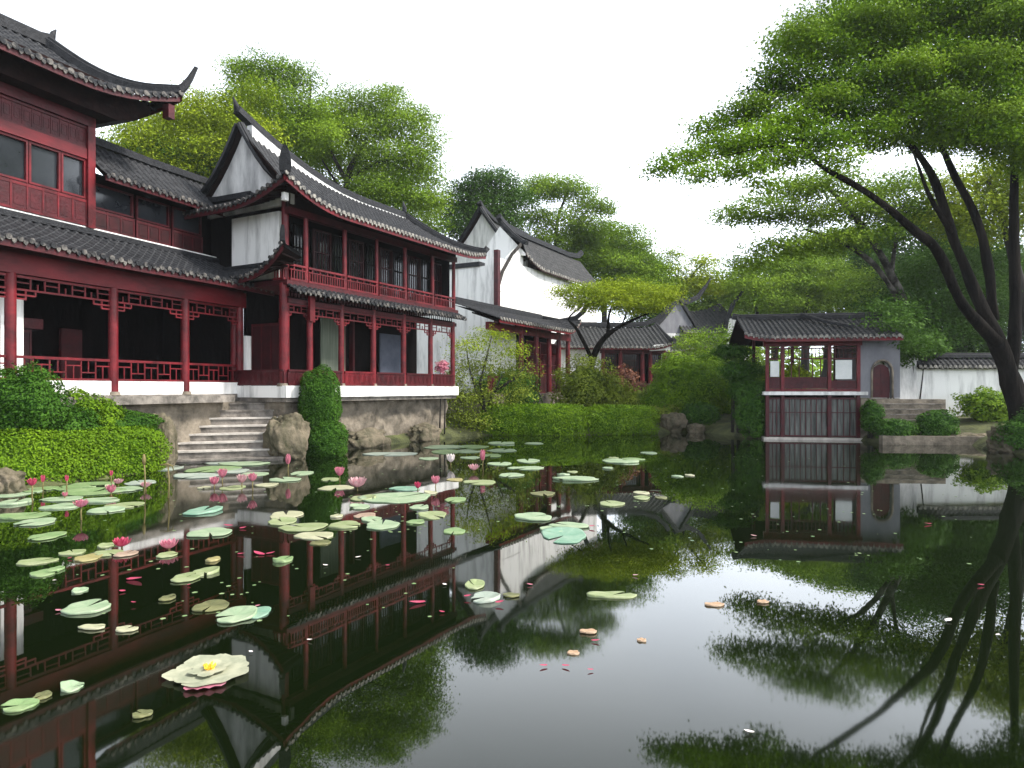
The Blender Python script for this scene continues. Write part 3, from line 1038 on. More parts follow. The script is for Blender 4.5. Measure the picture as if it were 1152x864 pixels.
def MZ(a, b):
    bb = b if b <= RB else 2 * RB - b
    t = min(1, max(0, (bb + .9) / (RB + .9)))
    z = 7.2 + (RZ0 - 7.2) * (.6 * t + .4 * t * t)
    z += (ridge_z(max(a, .1)) - RZ0) * t ** 2.2 * .8
    for (ca, cb, L_c, R_c) in ((AC, BC, .62, 2.6), (LN + .95, BC, .22, 2.0), (AC, 4.7, .3, 2.0)):
        d = math.hypot(a - ca, b - cb)
        z += L_c * max(0, 1 - d / R_c) ** 2.2
    return z


def mtop(a):
    if a < -.1: return BC + (a - AC)
    if a > 8.0: return RB + (BC + .05 - RB) * (a - 8.0) / (LN + .95 - 8.0)
    return RB


tiled_slope(HL, AC, LN + .95, mtop, lambda a: BC, MZ, pitch=.2, r=.05)
# rear slope, not seen but real
tiled_slope(HL, -.1, LN + .9, lambda a: RB, lambda a: 4.7, MZ, pitch=.3, ends=False, rafters=False, fascia=False)


def NZ(b, a):
    t = (a - AC) / .95
    z = 7.2 + .42 * t
    for (ca, cb, L_c, R_c) in ((AC, BC, .62, 2.6),):
        z += L_c * max(0, 1 - math.hypot(a - ca, b - cb) / R_c) ** 2.2
    return z


tiled_slope(HL, BC, 4.7, lambda b: AC + min(.95, b - BC), lambda b: AC, NZ, swap=True, pitch=.2, r=.05, em=tend2, fm=dkred)
# gable wall
ga = .08
edge = []
for i in range(13):
    b = -.1 + (RB + .1) * i / 12
    edge.append((b, MZ(ga, b) - .03))
poly = [(-.1, 7.3)] + edge + [(2 * RB - b, z) for b, z in edge[::-1][1:]] + [(2 * RB + .1, 7.3)]
mb = MB(); mb.prism(poly, lambda p_, q_, d_: (d_, p_, q_), ga, ga + .12); mb.build('gable', stain, HL)
for sgn in (1, -1):
    pts = []
    for i in range(15):
        b = RB - (RB + .12) * i / 14
        pts.append(Vector((-.06, b if sgn > 0 else 2 * RB - b, MZ(-.05, b) + .02)))
    mb = MB(); mb.sweep(pts, .26, .15); mb.build('verge', ridgem, HL)
    mb = MB(); mb.sweep([q + Vector((.03, 0, -.12)) for q in pts], .06, .12); mb.build('barge_board', greyp if sgn > 0 else ridgem, HL)
rp = [Vector((a, RB, ridge_z(a) - .02)) for a in (-.2, .3, .8, 1.3, 1.9, 2.6, 3.4, 4.3, 5.3, 6.3, 7.2, 7.9)]
mb = MB(); mb.sweep(rp, .26, .26); mb.build('roof_ridge', ridgem, HL)
mb = MB()
vv = []
for q in rp[1:]:
    dz = .42 * max(.15, 1 - q.x / 7)
    vv += [(q.x, RB - .11, q.z + .0), (q.x, RB - .13, q.z - dz - .12), (q.x, RB + .11, q.z - dz - .12), (q.x, RB + .11, q.z)]
k = len(rp) - 1
mb.add(vv, [(i * 4 + j, i * 4 + (j + 1) % 4, i * 4 + 4 + (j + 1) % 4, i * 4 + 4 + j) for i in range(k - 1) for j in range(4)] + [(0, 1, 2, 3), (4 * k - 4, 4 * k - 3, 4 * k - 2, 4 * k - 1)])
mb.build('ridge_wall', plaster, HL)
mb = MB(); mb.tube([(-.12, RB, 10.2), (-.2, RB, 10.45), (-.3, RB, 10.65)], [.11, .08, .02], 8); mb.build('ridge_finial', ridgem, HL)
mb = MB(); mb.tube([(7.95, RB, 8.95), (7.98, RB, 9.25), (7.88, RB, 9.5)], [.1, .09, .02], 8); mb.build('ridge_finial', ridgem, HL)
hp = [Vector((-.1 + (AC + .1) * t, -.1 + (BC + .1) * t, 0)) for t in [i / 10 for i in range(11)]]
for q in hp: q.z = MZ(q.x, q.y) + .03
hp += [hp[-1] + Vector((-.03 * k, -.03 * k, .16 * k)) for k in (1, 2, 3, 4)]
mb = MB(); mb.sweep(hp, [.2] * 9 + [.24, .3, .32, .3, .22, .1], [.22] * 9 + [.26, .3, .3, .26, .2, .1]); mb.build('hip_ridge', ridgem, HL)
hf = [Vector((8.0 + (LN + .95 - 8.0) * t, RB + (BC - RB) * t, 0)) for t in [i / 12 for i in range(13)]]
for q in hf: q.z = MZ(q.x, q.y) + .03
hf += [hf[-1] + Vector((.05 * k, -.05 * k, .09 * k)) for k in (1, 2)]
mb = MB(); mb.sweep(hf, [.2] * 13 + [.16, .08], .22); mb.build('hip_ridge', ridgem, HL)
mb = MB(); mb.sweep([(-.02, 3.9, 7.75), (-.02, 2.9, 7.68), (-.02, 1.5, 7.66)], .2, .2); mb.build('apron_ridge', ridgem, HL)
part(HL, 'corner_bracket', plaster, (-.55, -.4, -.5, -.38, 7.2, 7.42))

# ================================================================== STEPS
ST = empty('stone_steps', (-8.8, 17.6, 0), math.atan2(.35, .94), 'weathered grey stone steps leading from the pond to the gallery', 'steps')
for i in range(8):
    z1 = .1 + i * .205
    dy = i * .27
    o = part(ST, 'step', stepst, (-.02 * i, 2.75, dy, dy + .9, z1 - (.5 if i == 0 else .205), z1 - .05))
    part(o, 'nosing', nosing if 0 < i < 6 else stepst, (-.03 - .02 * i, 2.76, dy - .035, dy + .9, z1 - .048, z1))

# ================================================================== WHITE GABLE HOUSE (behind)
W3 = empty('white_gable_house', (-.82, 35, 0), math.atan2(.878, .479), 'tall white-walled house with dark tiled gables behind the hall', 'house')
part(W3, 'wall', plaster, (0, 14, 0, .3, .8, 8.72))
part(W3, 'wall', plaster, (0, .28, .3, 6, .8, 8.3))
part(W3, 'wall_cap', ridgem, (-.15, .4, .9, 6, 8.3, 8.52))
part(W3, 'red_post', dkred, (-.30, -.04, -.28, -.04, .8, 9.0))
zB = lambda a, b: 8.75 + (b + .35) * 1.25 + .9 * max(0, 1 - (a - 2.7) / 2.6) ** 2 * max(.3, 1 - abs(b))
tiled_slope(W3, 2.7, 14.2, lambda a: 1.3, lambda a: -.35, zB, pitch=.3, r=.07, m=tile2, rafters=False, fm=dkred)
tiled_slope(W3, 2.7, 14.2, lambda a: 1.3, lambda a: 2.9, lambda a, b: 8.75 + (2.95 - b) * 1.25, pitch=.4, m=tile2, rafters=False, ends=False, fascia=False)
mb = MB(); mb.sweep([(2.5, 1.3, 11.4), (2.8, 1.3, 11.2), (3.6, 1.3, 10.95), (5, 1.3, 10.85), (12, 1.3, 10.85), (13.6, 1.3, 11.0), (14.4, 1.3, 11.4)], .3, .35); mb.build('roof_ridge', ridgem, W3)
mb = MB(); mb.sweep([(2.75, 1.3, 11.1), (2.72, .5, 10.3), (2.7, -.1, 9.85), (2.65, -.4, 9.75)], .25, .25); mb.build('verge', ridgem, W3)
mb = MB(); mb.sweep([(2.6, -.1, 9.75), (1.6, -.08, 9.05), (.6, -.08, 8.0), (.1, -.08, 7.1)], .14, .16); mb.build('wall_coping', bark2, W3)
part(W3, 'wall', plaster, (2.6, 3.0, -.0, 2.6, 8.7, 9.6))
mb = MB(); mb.prism([(-.3, 9.2), (-.3, zB(2.72, -.3) - .12), (.5, zB(2.72, .5) - .12), (1.3, zB(2.72, 1.3) - .12), (2.5, 9.5)], lambda p_, q_, d_: (d_, p_, q_), 2.68, 2.74); mb.build('wall', plaster, W3)
mb = MB(); mb.prism([(0.0, 7.0), (2.62, 7.0), (2.62, 9.7), (1.6, 9.0), (.6, 7.95)], lambda p_, q_, d_: (p_, d_, q_), -.02, .29); mb.build('wall', plaster, W3)
# taller gable block
zA = lambda a, b: 9.55 + (lambda t: 2.75 * (.55 * t + .45 * t * t))(max(0, (b - 1.0) / 3.0)) + .5 * max(0, 1 - (a - 5.0) / 2.0) ** 2 * max(0, (b - 1) / 3)
tiled_slope(W3, 5.0, 11, lambda a: 4.0, lambda a: 1.0, zA, pitch=.3, r=.07, m=tile2, rafters=False, fm=dkred)
zA2 = lambda a, b: zA(a, 8 - b)
tiled_slope(W3, 5.0, 11, lambda a: 4.0, lambda a: 7.0, zA2, pitch=.4, r=.07, m=tile2, rafters=False, ends=False, fascia=False)
ed = [(1.0 + 3 * i / 8, zA(5.2, 1.0 + 3 * i / 8) - .05) for i in range(9)]
mb = MB(); mb.prism([(1.2, 5.0)] + ed + [(8 - b, z) for b, z in ed[::-1][1:]] + [(6.8, 5.0)], lambda p_, q_, d_: (d_, p_, q_), 5.25, 5.5); mb.build('gable', plaster, W3)
for sgn in (1, -1):
    mb = MB(); mb.sweep([Vector((5.05, b if sgn > 0 else 8 - b, zA(5.05, b))) for b in [4.05 - 3.1 * i / 9 for i in range(10)]], .35, .22); mb.build('verge', ridgem, W3)
mb = MB(); mb.sweep([(4.85, 4, 13.1), (5.2, 4, 12.85), (6.5, 4, 12.4), (11, 4, 12.3)], .3, .3); mb.build('roof_ridge', ridgem, W3)
# porch of the white house
zP = lambda a, b: 5.0 + (b + 2.8) * .34 + .75 * max(0, 1 - (4.6 - a) / 1.6) ** 2 * max(0, 1 - (b + 2.8) / 2.5)
tiled_slope(W3, -4.5, 4.6, lambda a: -.32, lambda a: -2.8, zP, pitch=.26, r=.055, m=tile)
mb = MB(); mb.sweep([(-4.5, -.4, 5.82), (4.4, -.4, 5.84)], .25, .3); mb.build('roof_ridge', ridgem, W3)
mb = MB(); mb.sweep([(4.5, -.4, 5.85), (4.52, -1.5, 5.6), (4.6, -2.5, 5.75), (4.7, -3.0, 6.15), (4.75, -3.2, 6.6)], [.25, .25, .22, .15, .06], .25); mb.build('hip_ridge', ridgem, W3)
part(W3, 'porch_base', stone, (-4.5, 4.6, -2.5, -.02, -.2, 1.7))
for x in (-1.2, .4, 1.9, 3.1, 4.3): column(W3, x, -2.1, 1.7, 5.0, .13)
part(W3, 'porch_beam', red, (-4.4, 4.5, -2.2, -2.0, 4.55, 4.9))
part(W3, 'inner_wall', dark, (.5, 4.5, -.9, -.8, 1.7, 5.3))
for a, b in ((.55, 1.8), (2.0, 3.0), (3.2, 4.2)):
    fret(W3, 'x', a, b, -1.5, 1.7, 2.7, 'panel', dkred, 'door')
    window(W3, 'x', a, b, -1.5, 2.72, 4.4, 'bars', -1, red)
fret(W3, 'x', -4.4, .3, -2.1, 1.75, 2.5, 'fretpanel', dkred)
part(W3, 'white_panel', plaster, (-2.2, .3, -1.0, -.8, 1.7, 5.0))

# ================================================================== SMALL RED HOUSE
W4 = empty('small_red_house', (3.4, 41.5, 0), R(8), 'small low house with red doors and grey tiled roof behind the umbrella tree', 'house')
z4 = lambda a, b: 4.45 + (b + .6) * .55 + .28 * max(0, 1 - (6.4 - a) / 1.4) ** 2
tiled_slope(W4, -1.6, 6.4, lambda a: 2.0, lambda a: -.6, z4, pitch=.26, r=.06, m=tile2)
tiled_slope(W4, -1.6, 6.4, lambda a: 2.0, lambda a: 4.6, lambda a, b: 4.45 + (4.6 - b) * .55, pitch=.4, m=tile2, ends=False, rafters=False, fascia=False)
mb = MB(); mb.sweep([(-1.6, 2, 5.9), (4.5, 2, 5.9), (5.6, 2, 6.0), (6.4, 2, 6.3), (7.0, 2, 6.8), (7.3, 2, 7.2)], [.3, .3, .28, .24, .16, .06], .3); mb.build('roof_ridge', ridgem, W4)
mb = MB(); mb.sweep([(6.35, 2.0, 5.95), (6.4, .8, 5.3), (6.42, -.3, 4.85), (6.5, -.7, 4.8)], .22, .22); mb.build('verge', ridgem, W4)
part(W4, 'base', stone, (-1.4, 6.2, -.3, 4, 0, 2.2))
part(W4, 'wall', plaster, (-1.4, 2.1, 0, .2, 2.2, 4.5))
part(W4, 'wall', stain, (6.0, 6.2, .2, 4, 2.2, 4.9))
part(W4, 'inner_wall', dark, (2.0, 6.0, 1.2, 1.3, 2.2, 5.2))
for x in (2.2, 3.3, 4.7, 5.2, 6.1): column(W4, x, 0, 2.2, 4.5, .13)
part(W4, 'beam', dkred, (2.0, 6.2, -.1, .1, 4.1, 4.45))
for a, b in ((2.35, 3.15), (3.45, 4.55), (5.3, 6.0)):
    fret(W4, 'x', a, b, .3, 2.2, 2.95, 'panel', dkred, 'door')
    window(W4, 'x', a, b, .3, 2.97, 4.1, 'bars', -1, dkred)
mb = MB(); mb.prism([(5.0, 4.25), (6.3, 4.3), (6.3, 4.7), (5.3, 4.62)], lambda p_, q_, d_: (p_, d_, q_), -.5, -.42); mb.build('eave_plaster', plaster, W4)

# ================================================================== GREY GABLE HOUSE
W5 = empty('grey_gable_house', (11.6, 50, 0), R(25), 'grey gabled house with long upswept roof horns behind the round bushes', 'house')
part(W5, 'wall', stain, (-1.0, 6.0, .0, .3, 0.5, 6.0))
mb = MB(); mb.prism([(-1.5, 6.0), (2.6, 6.0), (.7, 8.4)], lambda p_, q_, d_: (p_, d_, q_), .0, .3); mb.build('gable', greyp, W5)
mb = MB(); mb.sweep([(-2.0, .0, 5.7), (-.6, -.05, 7.0), (.7, -.05, 8.45), (1.2, -.05, 7.8), (1.9, -.05, 6.9), (2.6, -.05, 5.9)], .3, .3); mb.build('verge', ridgem, W5)
z5 = lambda a, b: 7.9 - (1.5 - b) * .9 + .8 * max(0, (a - 3) / 3) ** 2
tiled_slope(W5, .8, 6.0, lambda a: 1.5, lambda a: -.5, z5, pitch=.3, r=.07, m=tile2, rafters=False, fm=dkred)
tiled_slope(W5, .8, 6.0, lambda a: 1.5, lambda a: 3.5, lambda a, b: z5(a, 3 - b), pitch=.4, r=.07, m=tile2, rafters=False, ends=False, fascia=False)
z52 = lambda a, b: 5.9 - (0.4 - b) * .5 + .2 * math.sin(a)
tiled_slope(W5, -2.0, 6.5, lambda a: -.05, lambda a: -1.9, z52, pitch=.3, r=.07, m=tile2, rafters=False, fm=dkred)
mb = MB(); mb.sweep([(.6, .4, 8.5), (1.8, .4, 8.2), (2.9, .4, 8.7), (3.6, .4, 9.5), (4.2, .4, 10.4)], [.35, .34, .3, .22, .06], [.4, .4, .34, .25, .1]); mb.build('roof_horn', ridgem, W5)
mb = MB(); mb.sweep([(4.3, -1.0, 6.0), (4.5, -1.0, 7.0), (5.1, -1.0, 8.2), (6.0, -1.0, 9.2), (6.7, -1.0, 10.0)], [.35, .3, .26, .18, .06], [.35, .3, .26, .18, .08]); mb.build('roof_horn', ridgem, W5)
part(W5, 'wall', plaster, (4.6, 6.6, -.9, -.7, 4.0, 7.2))

# ================================================================== WATERSIDE PAVILION
PV = empty('waterside_pavilion', (9.75, 26.2, 0), R(-10), 'red framed waterside pavilion with lattice windows, white deck and arched doorway', 'pavilion')
part(PV, 'footing', nosing, (-.1, 3.42, -.12, .5, -.6, .09))  # pale line stands in for the reflected deck edge
part(PV, 'deck', plaster, (-.12, 3.6, -.14, 3.2, 1.70, 1.83))
part(PV, 'under_wall', dark, (0, 3.3, .5, .6, .0, 1.7))  # dark backing of the added lower storey
XP = [.04, .6, 2.28, 3.3]
for x in XP:
    part(PV, 'post', red, (x - .06, x + .06, -.06, .06, 1.83, 3.75))
    part(PV, 'reflected_post', dkred, (x - .06, x + .06, -.05, .07, .09, 1.695))  # storey below the deck added in place of the pavilion's reflection
for x in (.04, 1.6, 3.3): part(PV, 'rear_post', dkred, (x - .06, x + .06, 2.9, 3.02, 1.83, 4.2))
part(PV, 'beam', red, (-.1, 3.42, -.08, .08, 3.56, 3.78))
part(PV, 'wall_base', stone, (3.37, 4.72, -.06, .22, -.2, 1.58))
part(PV, 'sill', red, (0, 3.35, -.065, .065, 1.84, 1.93))
for i in range(3):
    a, b = XP[i] + .07, XP[i + 1] - .07
    fret(PV, 'x', a, b, 0, 3.05, 3.5, 'lattice', dkred, 'transom')
    fret(PV, 'x', a, b, 0.02, 1.94, 2.38 if i != 2 else 2.25, 'fretpanel', dkred, 'apron_lattice')
    fret(PV, 'x', a, b, .02, .12, 1.6, 'bars', dkred, 'reflected_lattice')  # bars added as the mirrored window lattice
    mb = MB(); bx(mb, 'x', a, b, .1, .008, .15, 1.6); mb.build('reflection_pane', reflpane, PV)  # streaked pane stands in for the water reflection of the windows
mb = MB()
for u in (.92, 1.2, 1.68, 1.96): bx(mb, 'x', u - .015, u + .015, 0, .018, 2.38, 3.05)
mb.build('mullion', dkred, PV)
part(PV, 'paper_pane', paper, (2.5, 3.08, .0, .02, 2.3, 3.02))
part(PV, 'paper_pane', paper, (.16, .48, .0, .02, 2.4, 3.0))
part(PV, 'rear_wall', greyp, (3.32, 4.7, 3.05, 3.2, 1.6, 4.5))
zV = lambda a, b: 3.86 + (b + .75) * .38 + .15 * max(0, 1 - (a + .9) / 1.0) ** 2
tiled_slope(PV, -.9, 4.6, lambda a: 1.5, lambda a: -.75, zV, pitch=.19, r=.05, m=tile)
tiled_slope(PV, -.9, 4.6, lambda a: 1.5, lambda a: 3.7, lambda a, b: 3.88 + (3.7 - b) * .38, pitch=.3, m=tile, ends=False, rafters=False, fascia=False)
mb = MB(); mb.sweep([(-1.05, 1.5, 4.78), (-.7, 1.5, 4.72), (4.6, 1.5, 4.72)], .22, .24); mb.build('roof_ridge', ridgem, PV)
mb = MB(); mb.sweep([(1.6, 1.45, 4.86), (2.3, .6, 4.48), (3.1, -.1, 4.2)], .12, .12); mb.build('verge', ridgem, PV)
arch = [(3.36, 1.6), (3.78, 1.6), (3.78, 2.55)] + [(4.12 - .34 * math.cos(R(a)), 2.55 + .42 * math.sin(R(a))) for a in range(15, 180, 15)] + [(4.46, 2.55), (4.46, 1.6), (4.74, 1.6), (4.74, 3.9), (3.36, 3.9)]
mb = MB(); mb.prism(arch, lambda p_, q_, d_: (p_, d_, q_), -.02, .2); mb.build('end_wall', greyp, PV)
ao = [(4.12 + .36 * math.cos(R(a)), 2.55 + .45 * math.sin(R(a))) for a in range(0, 181, 12)]
mb = MB(); mb.tube([(4.48, -.03, 1.6)] + [(x, -.03, z) for x, z in ao] + [(3.76, -.03, 1.6)], .04, 6); mb.build('arch_surround', stone, PV)
dr = [(3.82, 1.6), (4.42, 1.6), (4.42, 2.45)] + [(4.12 + .3 * math.cos(R(a)), 2.5 + .36 * math.sin(R(a))) for a in range(10, 180, 17)] + [(3.82, 2.45)]
mb = MB(); mb.prism(dr, lambda p_, q_, d_: (p_, d_, q_), .1, .16)
mb.box(4.11, 4.13, .08, .1, 1.65, 2.8); mb.box(3.88, 4.06, .085, .1, 1.75, 2.2); mb.box(4.18, 4.36, .085, .1, 1.75, 2.2)
mb.build('arched_door', dkred, PV)

# garden walls to the right
GW = empty('garden_wall', (14.3, 27.2, 0), R(4), 'low grey-stained plaster garden wall beside the arched doorway', 'wall')
part(GW, 'wall_body', stain, (0, 1.9, 0, .3, .3, 3.05))
part(GW, 'coping', stain, (-.03, 1.93, -.05, .35, 3.053, 3.2))
GW2 = empty('garden_wall', (16.3, 27.5, 0), R(2), 'white plaster garden wall with dark tiled coping beside the big leaning trunk', 'wall')
part(GW2, 'wall_body', plaster, (0, 6, 0, .3, .1, 2.8))
zc = lambda a, b: 2.85 + (b + .25) * .8
tiled_slope(GW2, -.1, 6, lambda a: .15, lambda a: -.3, zc, pitch=.2, r=.05, m=tile, rafters=False, fascia=False)
tiled_slope(GW2, -.1, 6, lambda a: .15, lambda a: .6, lambda a, b: 2.85 + (.55 - b) * .8, pitch=.3, m=tile, rafters=False, ends=False, fascia=False)
mb = MB(); mb.sweep([(-.15, .15, 3.2), (6, .15, 3.2)], .18, .2); mb.build('roof_ridge', ridgem, GW2)
SS = empty('stone_steps', (13.3, 24.3, 0), R(-6), 'mossy grey steps below the arched doorway on the far bank', 'steps')
for i in range(6):
    o = part(SS, 'step', stone, (0, 2.35, i * .16, i * .16 + .4, .45 + i * .19 - .3, .45 + i * .19 - .035))
    part(o, 'nosing', stepst, (-.02, 2.37, i * .16 - .02, i * .16 + .4, .45 + i * .19 - .033, .45 + i * .19))
part(SS, 'landing', stone, (.0, 2.5, .97, 1.6, .2, 1.55))
part(SS, 'retaining_wall', stone, (-.35, 3.4, -.62, -.3, -.5, .3))

# ================================================================== ROCKS
boulder('boulder', 'upright rounded boulder at the left foot of the stone steps', (-8.75, 16.95, .45), .34, .33, .78, seed=1)
boulder('boulder', 'angular boulder between the stone steps and the clipped topiary', (-6.25, 18.95, .5), .52, .42, .72, rot=.5, seed=2)
boulder('boulder', 'pale stone at the left picture edge below the hedge', (-9.5, 12.75, .15), .32, .3, .27, seed=3, rg=.35)
boulder('boulder', 'long flat stone at the waterline below the hall, beside the topiary', (-4.9, 22.6, .15), 1.0, .35, .4, rot=1.07, seed=4)
boulder('boulder', 'flat stone at the waterline under the far end of the hall', (-3.3, 25.6, .15), .75, .35, .42, rot=1.07, seed=5)
boulder('boulder', 'brown boulder at the right end of the clipped hedge', (7.15, 30.4, .4), .5, .4, .42, seed=6)
boulder('boulder', 'low dark rock beside the brown boulder', (8.1, 30.2, .15), .35, .3, .24, seed=7)
boulder('boulder', 'pale rock among the low shrubs, nearer the small red house', (7.0, 33.4, 1.2), .35, .3, .3, whiterock, seed=8)
boulder('boulder', 'pale rock among the low shrubs beside the big round bush', (7.9, 33.0, 1.15), .3, .3, .28, whiterock, seed=9)
boulder('boulder', 'rock on the far bank below the bushes by the mossy steps', (15.95, 23.9, .1), .8, .4, .3, seed=10)
boulder('boulder', 'dark rock at the foot of the big leaning tree', (15.5, 21.0, .25), .7, .6, .45, seed=11)

# ================================================================== SHRUBS
wd = math.atan2(.934, .36)
bush('boxwood_hedge', 'long bright clipped hedge at the water edge left of the steps', 'hedge',
     [(-9.93, 13.65, .42, 1.6, .66, .68), (-9.25, 15.3, .42, 1.5, .66, .66)], 1900, .06, L_hdg, .45, .05, 1.18, thick=.13)
bush('round_shrub', 'large round dark shrub at the left edge in front of the white low wall', 'shrub',
     [(-10.05, 14.0, 1.55, .82, .6, .85)], 1500, .062, L_top, .9, .08)
bush('round_shrub', 'small light green shrub before the white low wall, above the long hedge', 'shrub',
     [(-9.75, 15.3, 1.45, .48, .45, .45), (-9.35, 15.6, 1.25, .4, .4, .4)], 1300, .065, L_hdg, .95, .14)
bush('low_shrub', 'spreading dark green shrub between the round shrub and the long hedge', 'shrub',
     [(-9.75, 14.6, 1.1, 1.0, .55, .42), (-9.2, 16.2, 1.05, .9, .5, .36)], 1500, .062, L_top, .85, .1, 1.18)
bush('topiary', 'dark two-tier clipped topiary standing at the hall corner', 'topiary',
     [(-5.62, 20.0, 1.55, .58, .55, 1.0), (-5.45, 19.85, .42, .64, .6, .62)], 2000, .058, L_top, .85, .05)
bush('boxwood_hedge', 'bright low clipped hedge on the far bank, left and longer section', 'hedge',
     [(.9, 28.9, .58, 2.25, .75, .7)], 900, .085, L_hdg, .42, .04, thick=.13)
bush('boxwood_hedge', 'bright low clipped hedge on the far bank, right section beside the brown boulder', 'hedge',
     [(4.6, 29.25, .55, 1.6, .7, .66)], 900, .085, L_hdg, .45, .045, thick=.13)
bush('round_shrub', 'dark clipped shrub behind the hedge, beside the weeping shrub', 'shrub',
     [(-.3, 31.5, 1.75, 1.5, .9, 1.0)], 400, .1, L_top, .8, .08)
bush('loose_shrub', 'yellowish feathery shrub in front of the white house porch', 'shrub',
     [(3.4, 32.0, 2.0, 1.5, 1.2, 1.35), (4.6, 32.4, 1.6, 1.0, .9, .9)], 330, .12, L_olv, 1, .2, thick=.35)
bush('round_shrub', 'big domed bright bush in the middle of the far bank', 'shrub',
     [(8.8, 33.2, 1.6, 2.0, 1.6, 1.75), (10.4, 33.4, 1.3, 1.3, 1.2, 1.3), (7.2, 32.6, 1.1, 1.1, 1.0, 1.0)], 330, .12, L_hdg, .95, .12)
bush('round_shrub', 'dark upright bush left of the waterside pavilion', 'shrub',
     [(9.45, 26.75, 1.15, .7, .5, 1.05)], 700, .1, L_top, .9, .1)
bush('round_shrub', 'small dark round bush at the water below the big domed bush', 'shrub',
     [(8.55, 31.0, .75, .8, .7, .55)], 450, .1, L_top, .9, .08)
bush('low_shrub', 'low grassy planting between the yellowish shrub and the domed bush', 'shrub',
     [(5.8, 33.2, 1.1, 1.6, 1.0, .75), (6.9, 31.8, .7, .9, .7, .5)], 330, .12, L_olv, 1, .18)
bush('low_shrub', 'reddish shrub below the doors of the small red house', 'shrub',
     [(6.0, 37.5, 2.3, .9, .7, .75), (6.9, 37.2, 1.9, .7, .6, .5)], 200, .15, L_red, 1, .25, thick=.4)
bush('round_shrub', 'dark dense bush behind the domed bush near the pavilion roof', 'shrub',
     [(10.6, 36.5, 2.9, 1.5, 1.2, 1.0), (9.0, 37, 2.6, 1.4, 1.2, 1.2)], 260, .14, L_mid, 1, .15)
bush('round_shrub', 'small bush at the pavilion deck, left of the mossy steps', 'shrub',
     [(13.1, 24.85, .95, .36, .36, .55)], 600, .09, L_top, .95, .12)
bush('round_shrub', 'low flat bush at the waterline below the mossy steps', 'shrub',
     [(13.55, 24.05, .5, .7, .35, .38)], 600, .09, L_top, .9, .1)
bush('round_shrub', 'tight round bush at the water in front of the white garden wall', 'shrub',
     [(15.0, 24.1, .62, .68, .45, .55)], 600, .09, L_top, .85, .06)
bush('loose_shrub', 'spreading green bush against the white garden wall', 'shrub',
     [(17.9, 25.8, 1.35, .95, .7, .55), (18.5, 25.6, .9, .9, .7, .7)], 420, .11, L_mid, 1, .2, thick=.3)
bush('round_shrub', 'dark bush at the foot of the big leaning tree, right edge', 'shrub',
     [(15.5, 20.6, .55, .7, .6, .55), (16.3, 20.3, .9, .8, .7, .8)], 700, .09, L_top, .95, .15)
bush('round_shrub', 'dark layered shrub under the left eave of the waterside pavilion', 'shrub',
     [(9.35, 27.9, 2.7, .85, .6, .55), (9.0, 27.9, 3.45, .8, .55, .3), (9.3, 27.8, 1.9, .5, .5, .5)], 520, .09, L_top, 1, .18, thick=.3)
bush('low_shrub', 'leafy plant seen through the pavilion windows', 'shrub',
     [(11.2, 26.9, 2.35, .55, .35, .55)], 500, .1, L_yel, 1, .25, thick=.35)
bush('round_shrub', 'bush behind the pavilion roof at its left end', 'shrub',
     [(11.5, 31, 1.8, 1.4, 1.0, 1.3)], 250, .12, L_mid, 1, .15)
bush('loose_shrub', 'dark foliage hanging over the grey-stained wall', 'shrub',
     [(15.2, 27.2, 3.5, 1.3, .6, .55), (16.2, 27.5, 3.7, 1.2, .6, .6), (14.6, 27.6, 4.0, 1.0, .6, .6)], 420, .11, L_drk, 1, .22, thick=.35)
bush('flowering_shrub', 'pink flowering shrub at the far corner of the hall', 'shrub',
     [(-2.75, 26.75, 2.8, .26, .24, .22)], 700, .08, Petal, 1, .25, thick=.4)

# weeping shrub beside the hall
WS = empty('weeping_shrub', (-1.2, 28.7, .3), 0, 'airy weeping shrub with yellow green tips beside the hall', 'shrub')
stems = [[(545, 488), (546, 462), (556, 440), (566, 420)], [(546, 465), (536, 440), (528, 415), (525, 395)], [(548, 470), (540, 430), (548, 400), (553, 378)],
         [(540, 480), (520, 455), (508, 430), (505, 412)], [(556, 440), (580, 425), (592, 412)]]
mb = MB()
for s in stems:
    mb.tube([at(x, y, 28.6 + .1 * i) - WS.location for i, (x, y) in enumerate(s)], [.07, .055, .04, .025][:len(s)], 6)
mb.build('stem', bark2, WS)
org = Vector(WS.location)
cl = [(at(x, y, 28.6 + dz), rx, rx * .8, rz) for x, y, dz, rx, rz in
      ((525, 390, 0, .8, .45), (550, 380, .2, .8, .5), (575, 395, 0, .7, .4), (512, 415, -.1, .7, .6), (545, 415, .3, .9, .7), (585, 420, .2, .8, .6),
       (520, 445, 0, .9, .8), (550, 450, .2, 1.0, .7), (510, 470, -.2, .8, .8), (535, 475, -.3, .9, .6), (505, 440, .1, .6, .7), (585, 445, .5, .7, .5))]
crown(cl[:3], 170, .1, L_yel, WS, org, 'upper_foliage', .4)
crown(cl[3:], 190, .1, L_olv, WS, org, 'foliage', .4)


